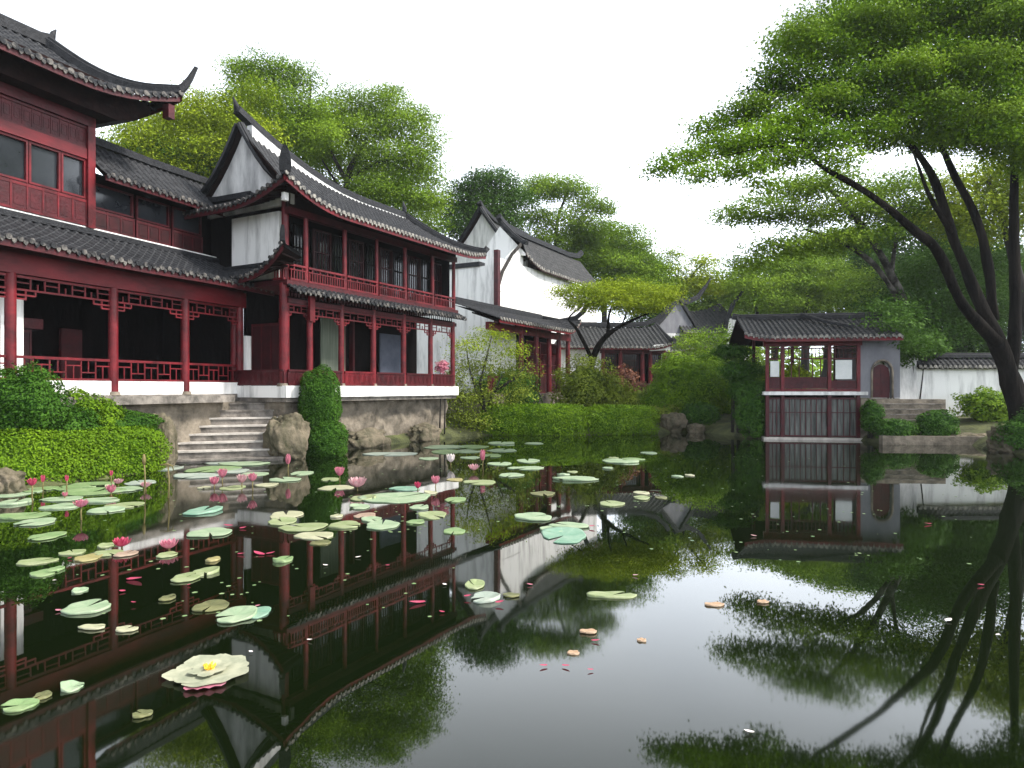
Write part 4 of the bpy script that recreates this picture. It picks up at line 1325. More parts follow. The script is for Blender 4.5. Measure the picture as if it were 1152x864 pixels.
# ================================================================== TREES
def tree(name, label, base, limbs, clumps, per_area, lsize, m, bk=None, n=9, group=None, up=.6, extra=None):
    """limbs: lists of (px, py, Y, radius_m); clumps: (px, py, Y, rx_px, rz_px)"""
    root = empty(name, base, 0, label, 'tree', group)
    org = Vector(base)
    first = True
    for lb in limbs:
        mb = MB()
        pts = [at(px, py, Y_) - org for px, py, Y_, r in lb]
        rad = [r for _, _, _, r in lb]
        P_, R_ = [], []
        for i in range(len(pts) - 1):
            p0 = pts[max(i - 1, 0)]; p1 = pts[i]; p2 = pts[i + 1]; p3 = pts[min(i + 2, len(pts) - 1)]
            for k in range(5):
                t = k / 5
                P_.append(.5 * ((2 * p1) + (p2 - p0) * t + (2 * p0 - 5 * p1 + 4 * p2 - p3) * t * t + (3 * p1 - p0 - 3 * p2 + p3) * t ** 3))
                R_.append(rad[i] + (rad[i + 1] - rad[i]) * t)
        P_.append(pts[-1]); R_.append(rad[-1])
        if first: P_.insert(0, P_[0] + Vector((0, 0, -.8))); R_.insert(0, R_[0] * 1.5); R_[1] *= 1.25
        mb.tube(P_, R_, n, .35)
        mb.build('trunk' if first else 'limb', bk or bark, root)
        first = False
    cl = []
    for c in clumps:
        px, py, Y_, rx, rz = c[:5]
        s = Y_ / F
        cl.append((at(px, py, Y_), rx * s, rx * s * (c[5] if len(c) > 5 else .9), rz * s))
    crown(cl, per_area, lsize, m, root, org, 'crown', up)
    if extra:
        for nm, cs, mm_ in extra:
            crown([(at(px, py, Y_), rx * Y_ / F, rx * Y_ / F * .9, rz * Y_ / F) for px, py, Y_, rx, rz in cs], per_area, lsize, mm_, root, org, nm, up)
    return root


# big leaning tree on the right bank
BT = (16.0, 21.6, .5)
tree('broadleaf_tree', 'large dark multi-trunked tree leaning over the pond from the right bank', BT,
     [[(1150, 492, 21.6, 0.359), (1138, 430, 21.5, 0.289), (1122, 385, 21.4, 0.243), (1098, 330, 21.3, 0.173), (1073, 270, 21.2, 0.139), (1052, 205, 21.1, 0.116), (1030, 170, 21, 0.087), (1008, 150, 20.9, 0.058)],
      [(1122, 385, 21.3, 0.185), (1085, 345, 20.8, 0.150), (1056, 285, 20.3, 0.139), (1032, 262, 19.9, 0.116), (990, 228, 19.5, 0.093), (962, 208, 19.2, 0.075), (918, 182, 18.9, 0.058), (900, 150, 18.7, 0.029)],
      [(1138, 420, 21.8, 0.208), (1143, 340, 22, 0.173), (1140, 250, 22, 0.139), (1141, 190, 21.8, 0.116), (1134, 150, 21.6, 0.087), (1110, 110, 21.4, 0.046)],
      [(1118, 360, 21.6, 0.162), (1112, 300, 21.8, 0.139), (1098, 245, 21.9, 0.116), (1070, 190, 21.6, 0.099), (1050, 140, 21.4, 0.075), (1030, 100, 21.2, 0.035)],
      [(1070, 262, 21.1, 0.075), (1048, 225, 20.8, 0.058), (1034, 190, 20.4, 0.041), (1025, 165, 20.2, 0.023)],
      [(1052, 150, 21.4, 0.058), (1060, 110, 21.3, 0.041), (1052, 60, 21, 0.023)],
      [(1010, 152, 20.9, 0.046), (1000, 105, 20.8, 0.035), (990, 60, 20.6, 0.020)],
      [(918, 182, 18.9, 0.041), (880, 165, 18.8, 0.029), (830, 172, 18.7, 0.017), (780, 185, 18.7, 0.009)],
      [(1008, 150, 20.9, 0.046), (960, 130, 20.4, 0.035), (900, 120, 20, 0.017)]],
     [(748, 190, 18.6, 20, 8), (772, 178, 19.2, 26, 9), (790, 196, 18.3, 22, 8), (812, 165, 19.6, 34, 10), (800, 145, 20.3, 24, 8), (835, 190, 18.4, 30, 9), (850, 160, 19.0, 40, 11), (838, 130, 20.4, 34, 10),
      (880, 178, 18.8, 34, 9), (885, 142, 19.4, 44, 11), (862, 105, 20.8, 30, 10), (878, 80, 20.2, 30, 10), (915, 160, 18.9, 40, 10), (925, 125, 19.8, 48, 12), (908, 95, 20.6, 40, 11), (890, 52, 21.0, 30, 10),
      (925, 60, 20.2, 44, 12), (918, 25, 21.2, 36, 11), (960, 95, 20.0, 46, 12), (960, 30, 20.6, 46, 12), (965, 150, 19.5, 40, 9), (975, 65, 21.2, 46, 12), (985, 125, 20.6, 48, 11), (1005, 90, 19.9, 46, 12),
      (1000, 45, 21.0, 50, 13), (1005, 8, 20.5, 56, 13), (1030, 135, 20.0, 44, 11), (1040, 105, 21.2, 46, 11), (1050, 70, 20.2, 48, 13), (1045, 30, 21.4, 54, 13), (1075, 130, 20.9, 44, 11), (1085, 95, 20.2, 46, 12),
      (1095, 55, 21.2, 52, 14), (1090, 15, 20.6, 60, 14), (1120, 120, 20.4, 46, 13), (1130, 80, 21.0, 48, 13), (1140, 40, 20.3, 54, 14), (1145, 145, 21.2, 40, 12), (1160, 100, 20.4, 50, 14), (1150, 5, 21.2, 64, 15),
      (990, -25, 21.2, 70, 16), (1080, -35, 20.8, 80, 18), (1185, 60, 21.0, 60, 18), (1195, 130, 20.6, 50, 16), (1170, -30, 21, 80, 20), (945, 178, 18.6, 24, 7), (1000, 158, 20.6, 30, 8), (1060, 155, 21.6, 34, 8), (860, 205, 18.3, 18, 6), (1085, 152, 20.2, 38, 9), (1120, 160, 20.0, 40, 10), (1155, 168, 20.4, 44, 12), (1050, 158, 22.4, 36, 9), (1175, 185, 21, 40, 14)],
     450, .1, L_big, bark, 10,
     extra=[('highlight_spray', [(1100, 68, 19.4, 40, 9), (1060, 115, 19.2, 30, 7), (1125, 130, 19.6, 34, 8), (900, 40, 19.6, 34, 8), (985, 20, 19.6, 40, 8), (930, 110, 19.0, 30, 7), (1140, 20, 19.6, 44, 9), (850, 120, 19.8, 24, 6), (1020, 75, 19.2, 34, 8)], L_mid)])  # highlights on the crown tops put in as lighter-leaved sprays

# second tree, grey leaning trunks and flat layers
tree('layered_tree', 'slender tree with pale leaning trunk and flat leaf layers behind the big tree', (18.4, 30.5, .8),
     [[(1040, 430, 30.5, .26), (1030, 385, 30.4, .22), (1003, 310, 30.2, .18), (970, 255, 30, .14), (940, 220, 29.8, .1), (925, 205, 29.7, .05)],
      [(1015, 345, 30.3, .14), (985, 300, 30, .11), (945, 272, 29.8, .08), (905, 258, 29.6, .04)],
      [(1003, 310, 30.2, .1), (1010, 260, 30.4, .07), (1030, 225, 30.5, .04)]],
     [(850, 240, 29.6, 44, 12), (890, 218, 29.8, 48, 13), (930, 205, 29.8, 46, 13), (900, 245, 29.8, 44, 11), (950, 238, 30, 50, 14), (990, 222, 30.2, 46, 16), (1020, 205, 30.4, 40, 14),
      (880, 278, 29.6, 44, 12), (845, 295, 29.4, 32, 10), (930, 275, 30, 46, 12), (975, 268, 30.2, 44, 14), (1015, 245, 30.4, 44, 16), (1045, 235, 30.6, 40, 16), (820, 245, 29.6, 20, 8)],
     170, .13, L_mid, palebark, 8)
tree('yellow_green_tree', 'bright yellow green tree behind the big trunks at the right edge', (22.5, 29, .8),
     [[(1170, 440, 29, .25), (1150, 330, 29, .2), (1125, 240, 29, .12), (1110, 200, 29, .05)]],
     [(1110, 198, 29, 40, 16), (1145, 188, 29, 44, 22), (1165, 210, 28.5, 44, 26), (1075, 212, 29.4, 34, 12), (1085, 235, 29.2, 44, 20), (1130, 235, 28.8, 46, 22), (1160, 250, 29, 50, 26), (1100, 260, 29.4, 40, 16), (1060, 250, 29.5, 34, 14), (1150, 215, 28.6, 40, 22)],
     160, .13, L_yel, bark2, 8)
tree('dark_tree', 'dark dense tree above the grey-stained garden wall', (19.3, 31.5, .8),
     [[(1062, 430, 31.5, .25), (1050, 370, 31.5, .2), (1035, 330, 31.4, .1)]],
     [(1008, 366, 25.4, 26, 15), (1030, 388, 25.8, 30, 11), (1000, 348, 26.5, 24, 12), (1010, 372, 30, 34, 18), (1040, 350, 30.5, 44, 24), (1075, 330, 31, 48, 30), (1110, 350, 31.5, 46, 30), (1065, 375, 30.8, 44, 18), (1130, 310, 32, 46, 34), (1045, 310, 32, 46, 28), (1000, 345, 31, 34, 18), (1085, 290, 32.5, 46, 26)],
     140, .14, L_drk, bark, 8)

# umbrella tree
tree('umbrella_tree', 'flat-topped yellow green tree with a forked dark trunk before the white house', (3.6, 33, 1.0),
     [[(664, 425, 33, .2), (668, 400, 33, .15), (682, 378, 33, .12), (700, 366, 33, .09), (730, 352, 33, .04)],
      [(684, 376, 33, .09), (685, 355, 33, .06), (690, 340, 33, .03)],
      [(666, 405, 33, .1), (650, 372, 32.8, .08), (640, 358, 32.7, .05), (655, 345, 32.7, .02)],
      [(700, 366, 33, .05), (705, 350, 33.1, .03)]],
     [(648, 330, 32.8, 24, 8), (675, 328, 33, 32, 11), (705, 328, 33.1, 34, 12), (735, 332, 33, 30, 11), (690, 341, 32.6, 40, 11), (660, 341, 32.6, 26, 8), (722, 343, 32.8, 34, 10), (752, 334, 33, 14, 6), (632, 328, 33, 10, 5)],
     240, .11, L_yel, bark, 8, up=.7)

# trees behind the roofs
bk = 'trees behind the tiled roofs'
tree('broadleaf_tree', 'bright green leafy tree directly behind the gallery roof', (-14.5, 32, .9),
     [[(215, 380, 32, .3), (212, 260, 32, .22), (222, 190, 32, .14), (240, 140, 32, .05)], [(215, 215, 32, .12), (180, 165, 32, .07), (160, 140, 32, .03)]],
     [(165, 155, 31.5, 36, 22), (205, 130, 32, 44, 24), (245, 135, 32, 46, 28), (150, 180, 31.5, 34, 18), (195, 170, 31.8, 46, 24), (240, 175, 31.8, 46, 26), (275, 155, 32.3, 40, 30), (185, 195, 31.6, 40, 18), (285, 110, 32.3, 30, 16)],
     260, .12, L_yel, bark2, 8, bk, extra=[('inner_foliage', [(230, 190, 33, 60, 22), (180, 185, 33, 50, 20), (270, 190, 33, 40, 26)], L_drk)])
tree('tall_tree', 'tallest feathery tree rising above the hall gable', (-12, 35, .9),
     [[(318, 400, 35, .3), (315, 260, 35, .22), (318, 160, 35, .15), (312, 100, 35, .07), (300, 80, 35, .03)], [(317, 170, 35, .1), (345, 125, 35, .06), (350, 95, 35, .03)]],
     [(278, 85, 34.8, 26, 16), (305, 80, 35, 34, 16), (335, 90, 35, 30, 18), (300, 110, 35, 40, 18), (340, 125, 35, 40, 20), (310, 145, 35, 44, 20), (350, 155, 34.8, 40, 18), (265, 75, 35, 14, 8)],
     230, .12, L_mid, bark2, 8, bk)
tree('broadleaf_tree', 'wide spreading green tree with visible dark limbs behind the hall ridge', (-8.5, 38, .9),
     [[(392, 400, 38, .34), (392, 260, 38, .24), (390, 205, 38, .18), (402, 175, 38, .12), (412, 160, 38, .05)], [(390, 205, 38, .13), (372, 170, 38, .08), (362, 150, 38, .04)],
      [(394, 200, 38, .11), (425, 183, 38, .07), (450, 178, 38, .03)], [(391, 225, 38, .09), (362, 180, 38, .05)]],
     [(375, 130, 38, 42, 18), (415, 120, 38, 44, 18), (450, 140, 38, 42, 22), (475, 165, 38, 28, 22), (400, 150, 37.6, 46, 16), (440, 180, 37.8, 46, 20), (480, 195, 38, 24, 20), (425, 215, 37.6, 40, 20), (460, 225, 37.8, 34, 22),
      (350, 145, 38, 30, 14), (355, 175, 38.5, 30, 12), (485, 225, 38, 20, 20), (470, 130, 38, 14, 10), (440, 105, 38, 18, 8)],
     260, .12, L_mid, bark2, 8, bk)
tree('broadleaf_tree', 'darker green tree between the hall roof and the white gable', (-2.8, 47, 1),
     [[(528, 400, 47, .3), (525, 280, 47, .22), (530, 215, 47, .1), (535, 195, 47, .04)]],
     [(505, 235, 46.5, 26, 18), (530, 215, 47, 30, 18), (555, 205, 47, 30, 18), (520, 255, 46.5, 34, 16), (575, 225, 47, 26, 18), (545, 235, 46.8, 34, 18), (560, 250, 47, 30, 16)],
     190, .16, L_drk, bark2, 8, bk)
tree('slender_tree', 'pale feathery tree with a thin curved trunk above the white gable', (2.6, 50, 1),
     [[(622, 400, 50, .22), (625, 290, 50, .16), (628, 245, 50, .12), (640, 215, 50, .05)], [(626, 262, 50, .08), (610, 235, 50, .04)]],
     [(600, 215, 50, 24, 16), (620, 210, 50, 26, 14), (645, 215, 50, 28, 14), (670, 232, 50, 24, 10), (600, 245, 50, 26, 16), (640, 250, 50, 30, 18), (615, 270, 50, 30, 14), (665, 258, 50, 28, 14), (685, 238, 50, 10, 6)],
     170, .16, L_mid, bark2, 8, bk)
tree('round_tree', 'dense round-topped tree behind the white house roof', (7.2, 53, 1),
     [[(680, 400, 53, .3), (680, 330, 53, .2), (682, 290, 53, .08)]],
     [(665, 285, 52.5, 34, 22), (695, 272, 53, 38, 22), (720, 295, 53, 26, 20), (690, 300, 52.5, 44, 18), (655, 300, 52.5, 28, 16), (730, 310, 53, 24, 16), (705, 320, 52.5, 40, 16), (745, 325, 53, 22, 12), (650, 275, 53, 26, 16)],
     230, .16, L_mid, bark2, 8, bk)
tree('yellow_green_tree', 'small loose yellow green tree above the roof horns', (14.0, 54, 1),
     [[(772, 400, 54, .2), (768, 340, 54, .15), (775, 315, 54, .1), (795, 292, 54, .04)], [(771, 325, 54, .08), (755, 300, 54, .03)]],
     [(752, 305, 54, 18, 14), (757, 287, 54, 12, 9), (790, 295, 54, 18, 9), (780, 315, 54, 24, 12), (750, 325, 54, 26, 12), (800, 312, 54, 16, 10), (795, 325, 54, 24, 8)],
     130, .17, L_yel, bark2, 7, bk)
tree('pine_tree', 'small tree with cloud-like leaf pads beside the roof horns', (13.4, 44, 1.2),
     [[(800, 430, 44, .16), (805, 400, 44, .13), (815, 385, 44, .1), (835, 375, 44, .04)]],
     [(772, 385, 43.5, 22, 9), (800, 378, 44, 28, 9), (825, 383, 44, 24, 8), (830, 402, 43.5, 24, 12), (845, 395, 43.8, 18, 8), (790, 392, 43.8, 30, 9)],
     70, .15, L_mid, bark, 7, up=.7)
# foliage growing over the roof horns
tree('layered_tree', 'misty layered tree between the roof horns and the pavilion', (17.5, 52, 1),
     [[(850, 420, 52, .22), (852, 360, 52, .16), (848, 320, 52, .1), (835, 308, 52, .04)], [(852, 340, 52, .1), (880, 310, 52, .04)]],
     [(832, 308, 52, 24, 8), (858, 302, 52, 26, 9), (848, 322, 51.5, 32, 9), (880, 318, 52, 34, 12), (900, 300, 52.5, 34, 12), (868, 340, 52, 40, 12), (840, 342, 52, 26, 10)],
     90, .18, L_mid, bark2, 7)
tree('broadleaf_tree', 'deep green tree filling the gap low behind the hall ridge', (-9.2, 42, .9),
     [[(408, 400, 42, .3), (408, 280, 42, .22), (405, 230, 42, .08)]],
     [(350, 185, 42, 36, 22), (385, 200, 42, 40, 24), (425, 215, 42, 42, 26), (460, 240, 42, 36, 24), (480, 255, 42, 26, 18), (330, 165, 42, 30, 20), (370, 165, 42, 36, 20), (455, 200, 42, 34, 22), (410, 180, 42, 36, 18)],
     120, .15, L_mid, bark2, 8, bk)
tree('broadleaf_tree', 'green tree low behind the gallery roof and the hall gable', (-17.2, 37, .9),
     [[(220, 400, 37, .3), (220, 280, 37, .22), (218, 210, 37, .08)]],
     [(150, 165, 37, 36, 24), (185, 145, 37, 40, 24), (230, 150, 37, 44, 28), (270, 130, 37, 40, 30), (200, 185, 37, 50, 24), (260, 180, 37, 46, 26), (300, 150, 37, 30, 26)],
     110, .15, L_mid, bark2, 8, bk)
k = 0
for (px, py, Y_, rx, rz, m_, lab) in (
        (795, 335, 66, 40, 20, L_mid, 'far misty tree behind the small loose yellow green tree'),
        (905, 300, 55, 50, 26, L_mid, 'haze-toned mid green tree directly above the pavilion ridge'),  # haze put into a lighter leaf colour
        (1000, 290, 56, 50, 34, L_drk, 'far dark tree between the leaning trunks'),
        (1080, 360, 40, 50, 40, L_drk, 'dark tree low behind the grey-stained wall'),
        (850, 325, 66, 40, 20, L_mid, 'far haze-toned tree left of the pavilion roof'),  # lighter leaves carry the distance haze
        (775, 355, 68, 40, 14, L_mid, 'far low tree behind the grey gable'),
        (930, 320, 58, 50, 26, L_mid, 'haze-toned green tree far behind the pavilion roof'),  # haze painted by choosing lighter leaves
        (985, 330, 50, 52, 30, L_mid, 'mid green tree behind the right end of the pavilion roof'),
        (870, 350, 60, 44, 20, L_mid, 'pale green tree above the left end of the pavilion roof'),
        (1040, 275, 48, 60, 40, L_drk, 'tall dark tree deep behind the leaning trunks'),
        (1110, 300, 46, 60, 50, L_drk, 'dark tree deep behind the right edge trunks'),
        (960, 285, 62, 50, 26, L_mid, 'far haze-toned tree between the leaning trunk and the pavilion'),  # lighter leaf colour stands in for haze
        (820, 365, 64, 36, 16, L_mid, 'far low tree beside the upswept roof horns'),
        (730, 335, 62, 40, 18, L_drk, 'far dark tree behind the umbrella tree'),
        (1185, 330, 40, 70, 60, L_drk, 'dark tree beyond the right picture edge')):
    s = Y_ / F
    bz = at(px, 425, Y_)
    cl = []
    random.seed(100 + k); k += 1
    for q in range(9):
        a = random.random() * 6.28; rr = random.random() ** .6
        cl.append((px + rx * .75 * rr * math.cos(a), py + rz * .75 * rr * math.sin(a), Y_ + random.uniform(-1.5, 1.5), rx * random.uniform(.4, .62), rz * random.uniform(.38, .6)))
    cl.append((px, py + rz * .9, Y_, rx * .8, rz * .7)); cl.append((px, py + rz * 1.7, Y_, rx * .8, rz * .7))
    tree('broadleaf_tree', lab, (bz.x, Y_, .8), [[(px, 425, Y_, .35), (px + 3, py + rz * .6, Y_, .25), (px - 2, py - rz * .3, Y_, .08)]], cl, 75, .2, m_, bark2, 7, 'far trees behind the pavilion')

# distant woodland
Vs, Ts = [], []
for i in range(70):
    a = R(random.uniform(-52, 52)); d = random.uniform(85, 115)
    cx, cy, rr = d * math.sin(a), d * math.cos(a), random.uniform(4, 6.5)
    n = 500
    dd = RNG.normal(size=(n, 3)); dd /= np.linalg.norm(dd, axis=1, keepdims=True)
    P_ = dd * (RNG.random(n) ** .3)[:, None] * np.array([rr, rr, rr * .8]) + np.array([cx, cy, 2.2 + rr * .4])
    Vs.append(leaf_arrays(P_, dd * .5 + np.array([0, 0, .5]) + RNG.normal(size=(n, 3)) * .4, RNG.uniform(.5, 1.0, n)))
    Ts.append(np.repeat(np.clip(RNG.normal(.5, .2, n), 0, 1), 4))
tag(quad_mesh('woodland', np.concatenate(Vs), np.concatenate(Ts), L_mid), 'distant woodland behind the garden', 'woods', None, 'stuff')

# ================================================================== LILY PADS
ORD = ['first', 'second', 'third', 'fourth', 'fifth', 'sixth', 'seventh', 'eighth', 'ninth', 'tenth', 'eleventh', 'twelfth', 'thirteenth', 'fourteenth']
PADS = [
    # left cluster in front of the hedge
    (21, 555, 45, 9, 'mint', 0), (17, 565, 40, 8, 'mint', 0), (28, 581, 51, 9, 'green', 0), (41, 588, 45, 9, 'mint', 0), (53, 604, 38, 9, 'green', 0), (69, 570, 42, 8, 'mint', 0),
    (100, 546, 64, 7, 'green', 0), (104, 554, 70, 8, 'green', 0), (70, 562, 46, 6, 'mint', 0), (140, 551, 42, 6, 'mint', 0), (158, 543, 34, 8, 'pale', 0), (112, 563, 50, 6, 'mint', 0),
    (140, 569, 46, 7, 'yel', 0), (118, 575, 40, 6, 'mint', 0), (45, 551, 36, 6, 'green', 0), (80, 549, 34, 6, 'green', 0),
    # at the foot of the steps
    (187, 527, 40, 11, 'pale', 1), (240, 528, 66, 7, 'green', 1), (222, 536, 60, 5, 'pale', 1), (275, 522, 60, 5, 'mint', 1), (285, 534, 36, 4, 'mint', 1), (262, 530, 40, 5, 'pale', 1),
    (230, 549, 16, 6, 'cream', 1), (300, 546, 26, 7, 'cream', 1), (320, 540, 40, 5, 'mint', 1), (262, 549, 30, 5, 'yel', 1), (339, 533, 28, 5, 'mint', 1), (250, 521, 40, 4, 'pale', 1),
    # left open water
    (229, 575, 43, 17, 'teal', 2), (236, 600, 49, 11, 'mint', 2), (120, 614, 18, 7, 'yel', 2), (82, 622, 30, 6, 'yel', 2), (100, 628, 30, 9, 'gold', 2), (122, 623, 34, 7, 'yel', 2),
    (142, 624, 24, 9, 'pink', 2), (41, 632, 44, 8, 'yel', 2), (50, 645, 30, 9, 'green', 2), (63, 641, 18, 7, 'green', 2), (188, 625, 23, 7, 'yel', 2), (209, 651, 32, 11, 'yel', 2),
    (230, 644, 32, 10, 'yel', 2), (90, 665, 16, 7, 'mint', 2), (98, 684, 57, 16, 'mint', 2), (238, 683, 46, 12, 'olive', 2), (265, 694, 46, 17, 'mint', 2), (288, 690, 34, 15, 'teal', 2),
    (319, 630, 25, 7, 'green', 2), (240, 630, 17, 8, 'gold', 2), (142, 709, 28, 6, 'cream', 2), (104, 707, 34, 5, 'cream', 2), (81, 774, 26, 10, 'mint', 2), (22, 795, 40, 13, 'green', 2),
    (48, 784, 20, 9, 'olive', 2), (160, 805, 24, 8, 'olive', 2), (189, 674, 18, 8, 'olive', 2),
    # middle cluster
    (378, 549, 40, 6, 'cream', 3), (371, 540, 22, 4, 'yel', 3), (322, 580, 43, 9, 'cream', 3), (317, 588, 34, 7, 'yel', 3), (341, 594, 62, 9, 'yel', 3), (354, 603, 48, 9, 'cream', 3),
    (388, 591, 42, 8, 'yel', 3), (430, 591, 44, 10, 'mint', 3), (405, 571, 25, 6, 'mint', 3), (411, 581, 28, 6, 'pink', 3), (446, 560, 84, 13, 'mint', 3), (456, 550, 40, 5, 'teal', 3),
    (472, 571, 25, 7, 'mint', 3), (485, 555, 16, 5, 'cream', 3), (468, 588, 22, 8, 'green', 3), (487, 580, 38, 10, 'yel', 3), (361, 611, 26, 5, 'olive', 3), (379, 581, 16, 4, 'cream', 3),
    (418, 585, 24, 6, 'mint', 3), (408, 561, 30, 6, 'yel', 3),
    # far cluster by the hall end
    (440, 511, 66, 4, 'pale', 4), (482, 516, 24, 5, 'mint', 4), (499, 503, 50, 4, 'mint', 4), (532, 503, 40, 4, 'green', 4), (563, 499, 34, 4, 'mint', 4), (601, 499, 24, 3, 'mint', 4),
    (502, 509, 36, 4, 'green', 4), (525, 508, 34, 4, 'mint', 4), (565, 507, 36, 4, 'mint', 4), (552, 513, 30, 4, 'green', 4), (529, 515, 24, 4, 'mint', 4), (562, 522, 30, 4, 'mint', 4),
    (592, 527, 45, 4, 'mint', 4), (594, 519, 30, 4, 'mint', 4), (575, 535, 31, 7, 'mint', 4), (540, 543, 45, 5, 'yel', 4), (512, 540, 20, 8, 'gold', 4), (512, 563, 26, 6, 'green', 4), (611, 556, 32, 5, 'olive', 4),
    # centre right
    (648, 539, 60, 5, 'mint', 5), (644, 531, 14, 3, 'yel', 5), (634, 534, 16, 3, 'mint', 5), (697, 519, 46, 5, 'mint', 5), (712, 517, 30, 3, 'green', 5), (684, 527, 14, 4, 'mint', 5), (690, 515, 12, 3, 'yel', 5), (730, 510, 20, 3, 'mint', 5),
    (688, 567, 32, 6, 'yel', 5), (722, 555, 20, 5, 'cream', 5), (722, 561, 20, 4, 'yel', 5), (744, 560, 16, 3, 'olive', 5), (762, 536, 14, 3, 'mint', 5), (776, 535, 12, 3, 'cream', 5),
    (600, 582, 48, 9, 'mint', 6), (640, 592, 48, 7, 'mint', 6), (634, 603, 60, 16, 'teal', 6), (511, 598, 28, 8, 'green', 6), (546, 673, 38, 12, 'pale', 6), (534, 660, 24, 8, 'yel', 6),
    (575, 671, 22, 4, 'olive', 6), (689, 670, 60, 4, 'yel', 6), (622, 596, 30, 8, 'mint', 6),
    # faded leaves on the open reflection
    (804, 681, 24, 4, 'orange', 7), (858, 678, 14, 3, 'orange', 7), (662, 712, 22, 4, 'orange', 7), (645, 735, 16, 4, 'orange', 7), (722, 721, 12, 3, 'orange', 7),
]
PLACE = ['on the water before the left hedge', 'at the foot of the stone steps', 'on the dark open water at left', 'in the middle cluster below the hall',
         'in the far cluster past the hall end', 'near the far hedge, right of centre', 'over the reflected white gable', 'on the bright sky reflection']
PN = ['left hedge lily pads', 'lily pads at the steps', 'lily pads on the left open water', 'middle lily pads', 'far lily pads', 'lily pads right of centre', 'lily pads over the gable reflection', 'faded leaves on the sky reflection']


def pad(px, py, wpx, hpx, key, zone, label, zoff):
    c = onwater(px, py)
    s = c.y / F
    rx = wpx * .44 * s
    ry = max(rx * .5, min(rx * 1.35, hpx * .5 * s * c.y / H))
    m, cname = PAD[key]
    rnd = random.Random(int(px * 31 + py * 7))
    n = 40
    notch = rnd.uniform(0, 6.28)
    nw = rnd.uniform(.06, .2) if key not in ('orange', 'gold') else .03
    ph = [rnd.uniform(0, 6.28) for _ in range(3)]
    curl = rnd.choice((0, 0, 0, .012, .03)) if key not in ('orange', 'olive') else 0
    big = wpx > 36
    mb = MB()
    rings = [0, .35, .7, .92, 1.0]
    vv = [(0, 0, .006)]
    angs = [notch + nw + (2 * math.pi - 2 * nw) * i / (n - 1) for i in range(n)]
    for k in rings[1:]:
        for a in angs:
            wob = 1 + (.08 if big else .05) * math.sin(2 * a + ph[0]) * k + .07 * math.sin(3 * a + ph[1]) * k + .035 * math.sin(7 * a + ph[2]) * k
            z = .006 + .004 * k + (curl * max(0, math.sin(a + ph[1])) * k ** 3) + .003 * math.sin(5 * a + ph[2]) * k
            vv.append((rx * k * wob * math.cos(a), ry * k * wob * math.sin(a), z))
    ff = [(0, 1 + i, 2 + i) for i in range(n - 1)]
    for r_ in range(len(rings) - 2):
        o0 = 1 + r_ * n
        ff += [(o0 + i, o0 + n + i, o0 + n + i + 1, o0 + i + 1) for i in range(n - 1)]
    # underside rim
    o0 = 1 + (len(rings) - 2) * n
    m0 = len(vv)
    for i in range(n):
        x, y, z = vv[o0 + i]
        vv.append((x * .97, y * .97, -.003))
    ff += [(o0 + i, m0 + i, m0 + i + 1, o0 + i + 1) for i in range(n - 1)]
    mb.add(vv, ff, True)
    o = mb.build('lily_pad' if key != 'orange' else 'fallen_leaf', m)
    o.location = (c.x, c.y, zoff)
    return tag(o, label, 'lily pad' if key != 'orange' else 'leaf', PN[zone])


cnt = {}
for t in PADS: cnt.setdefault((t[5], t[4]), []).append(t[0])
used = {}
for i, (px, py, wp, hp_, key, zone) in enumerate(PADS):
    xs = sorted(cnt[(zone, key)])
    nm = PAD[key][1] + (' leaf' if key == 'orange' else ' lily pad')
    sizew = 'large ' if wp > 42 else ('small ' if wp < 24 else '')
    if len(xs) == 1: lab = f'single {sizew}{nm} {PLACE[zone]}'
    else:
        k = [j for j, x in enumerate(xs) if x == px]
        j = used.get((zone, key, px), 0)
        used[(zone, key, px)] = j + 1
        lab = f'{ORD[k[j]]} {nm} from the left {PLACE[zone]}'
    pad(px, py, wp, hp_, key, zone, lab, .001 + .0022 * (i % 5))


# ================================================================== LOTUS FLOWERS
def petal_grid(L, Wd, lean, cup, az, r0=.0, z0=0.0, curl=.35, tip=.25):
    """one cupped petal, lean 0 = upright, 1 = flat"""
    vv = []
    nu, nv = 6, 5
    for i in range(nu):
        t = i / (nu - 1)
        wdt = Wd * (math.sin(math.pi * min(1, .12 + .88 * t) * .98) ** .7) * (1 if t < .98 else tip) * (1 if t < .75 or tip < .5 else 1.25)
        ang = R(90) * (lean * (1 - curl * t))
        rad = r0 + L * t * math.sin(ang)
        z = z0 + L * t * math.cos(ang) + cup * L * t * t * .3
        for j in range(nv):
            s = (j / (nv - 1) - .5) * 2
            x = rad - cup * Wd * s * s * -.35
            y = wdt * .5 * s
            vv.append((x * math.cos(az) - y * math.sin(az), x * math.sin(az) + y * math.cos(az), z + abs(s) ** 2 * cup * Wd * .3))
    ff = [(i * nv + j, (i + 1) * nv + j, (i + 1) * nv + j + 1, i * nv + j + 1) for i in range(nu - 1) for j in range(nv - 1)]
    return vv, ff


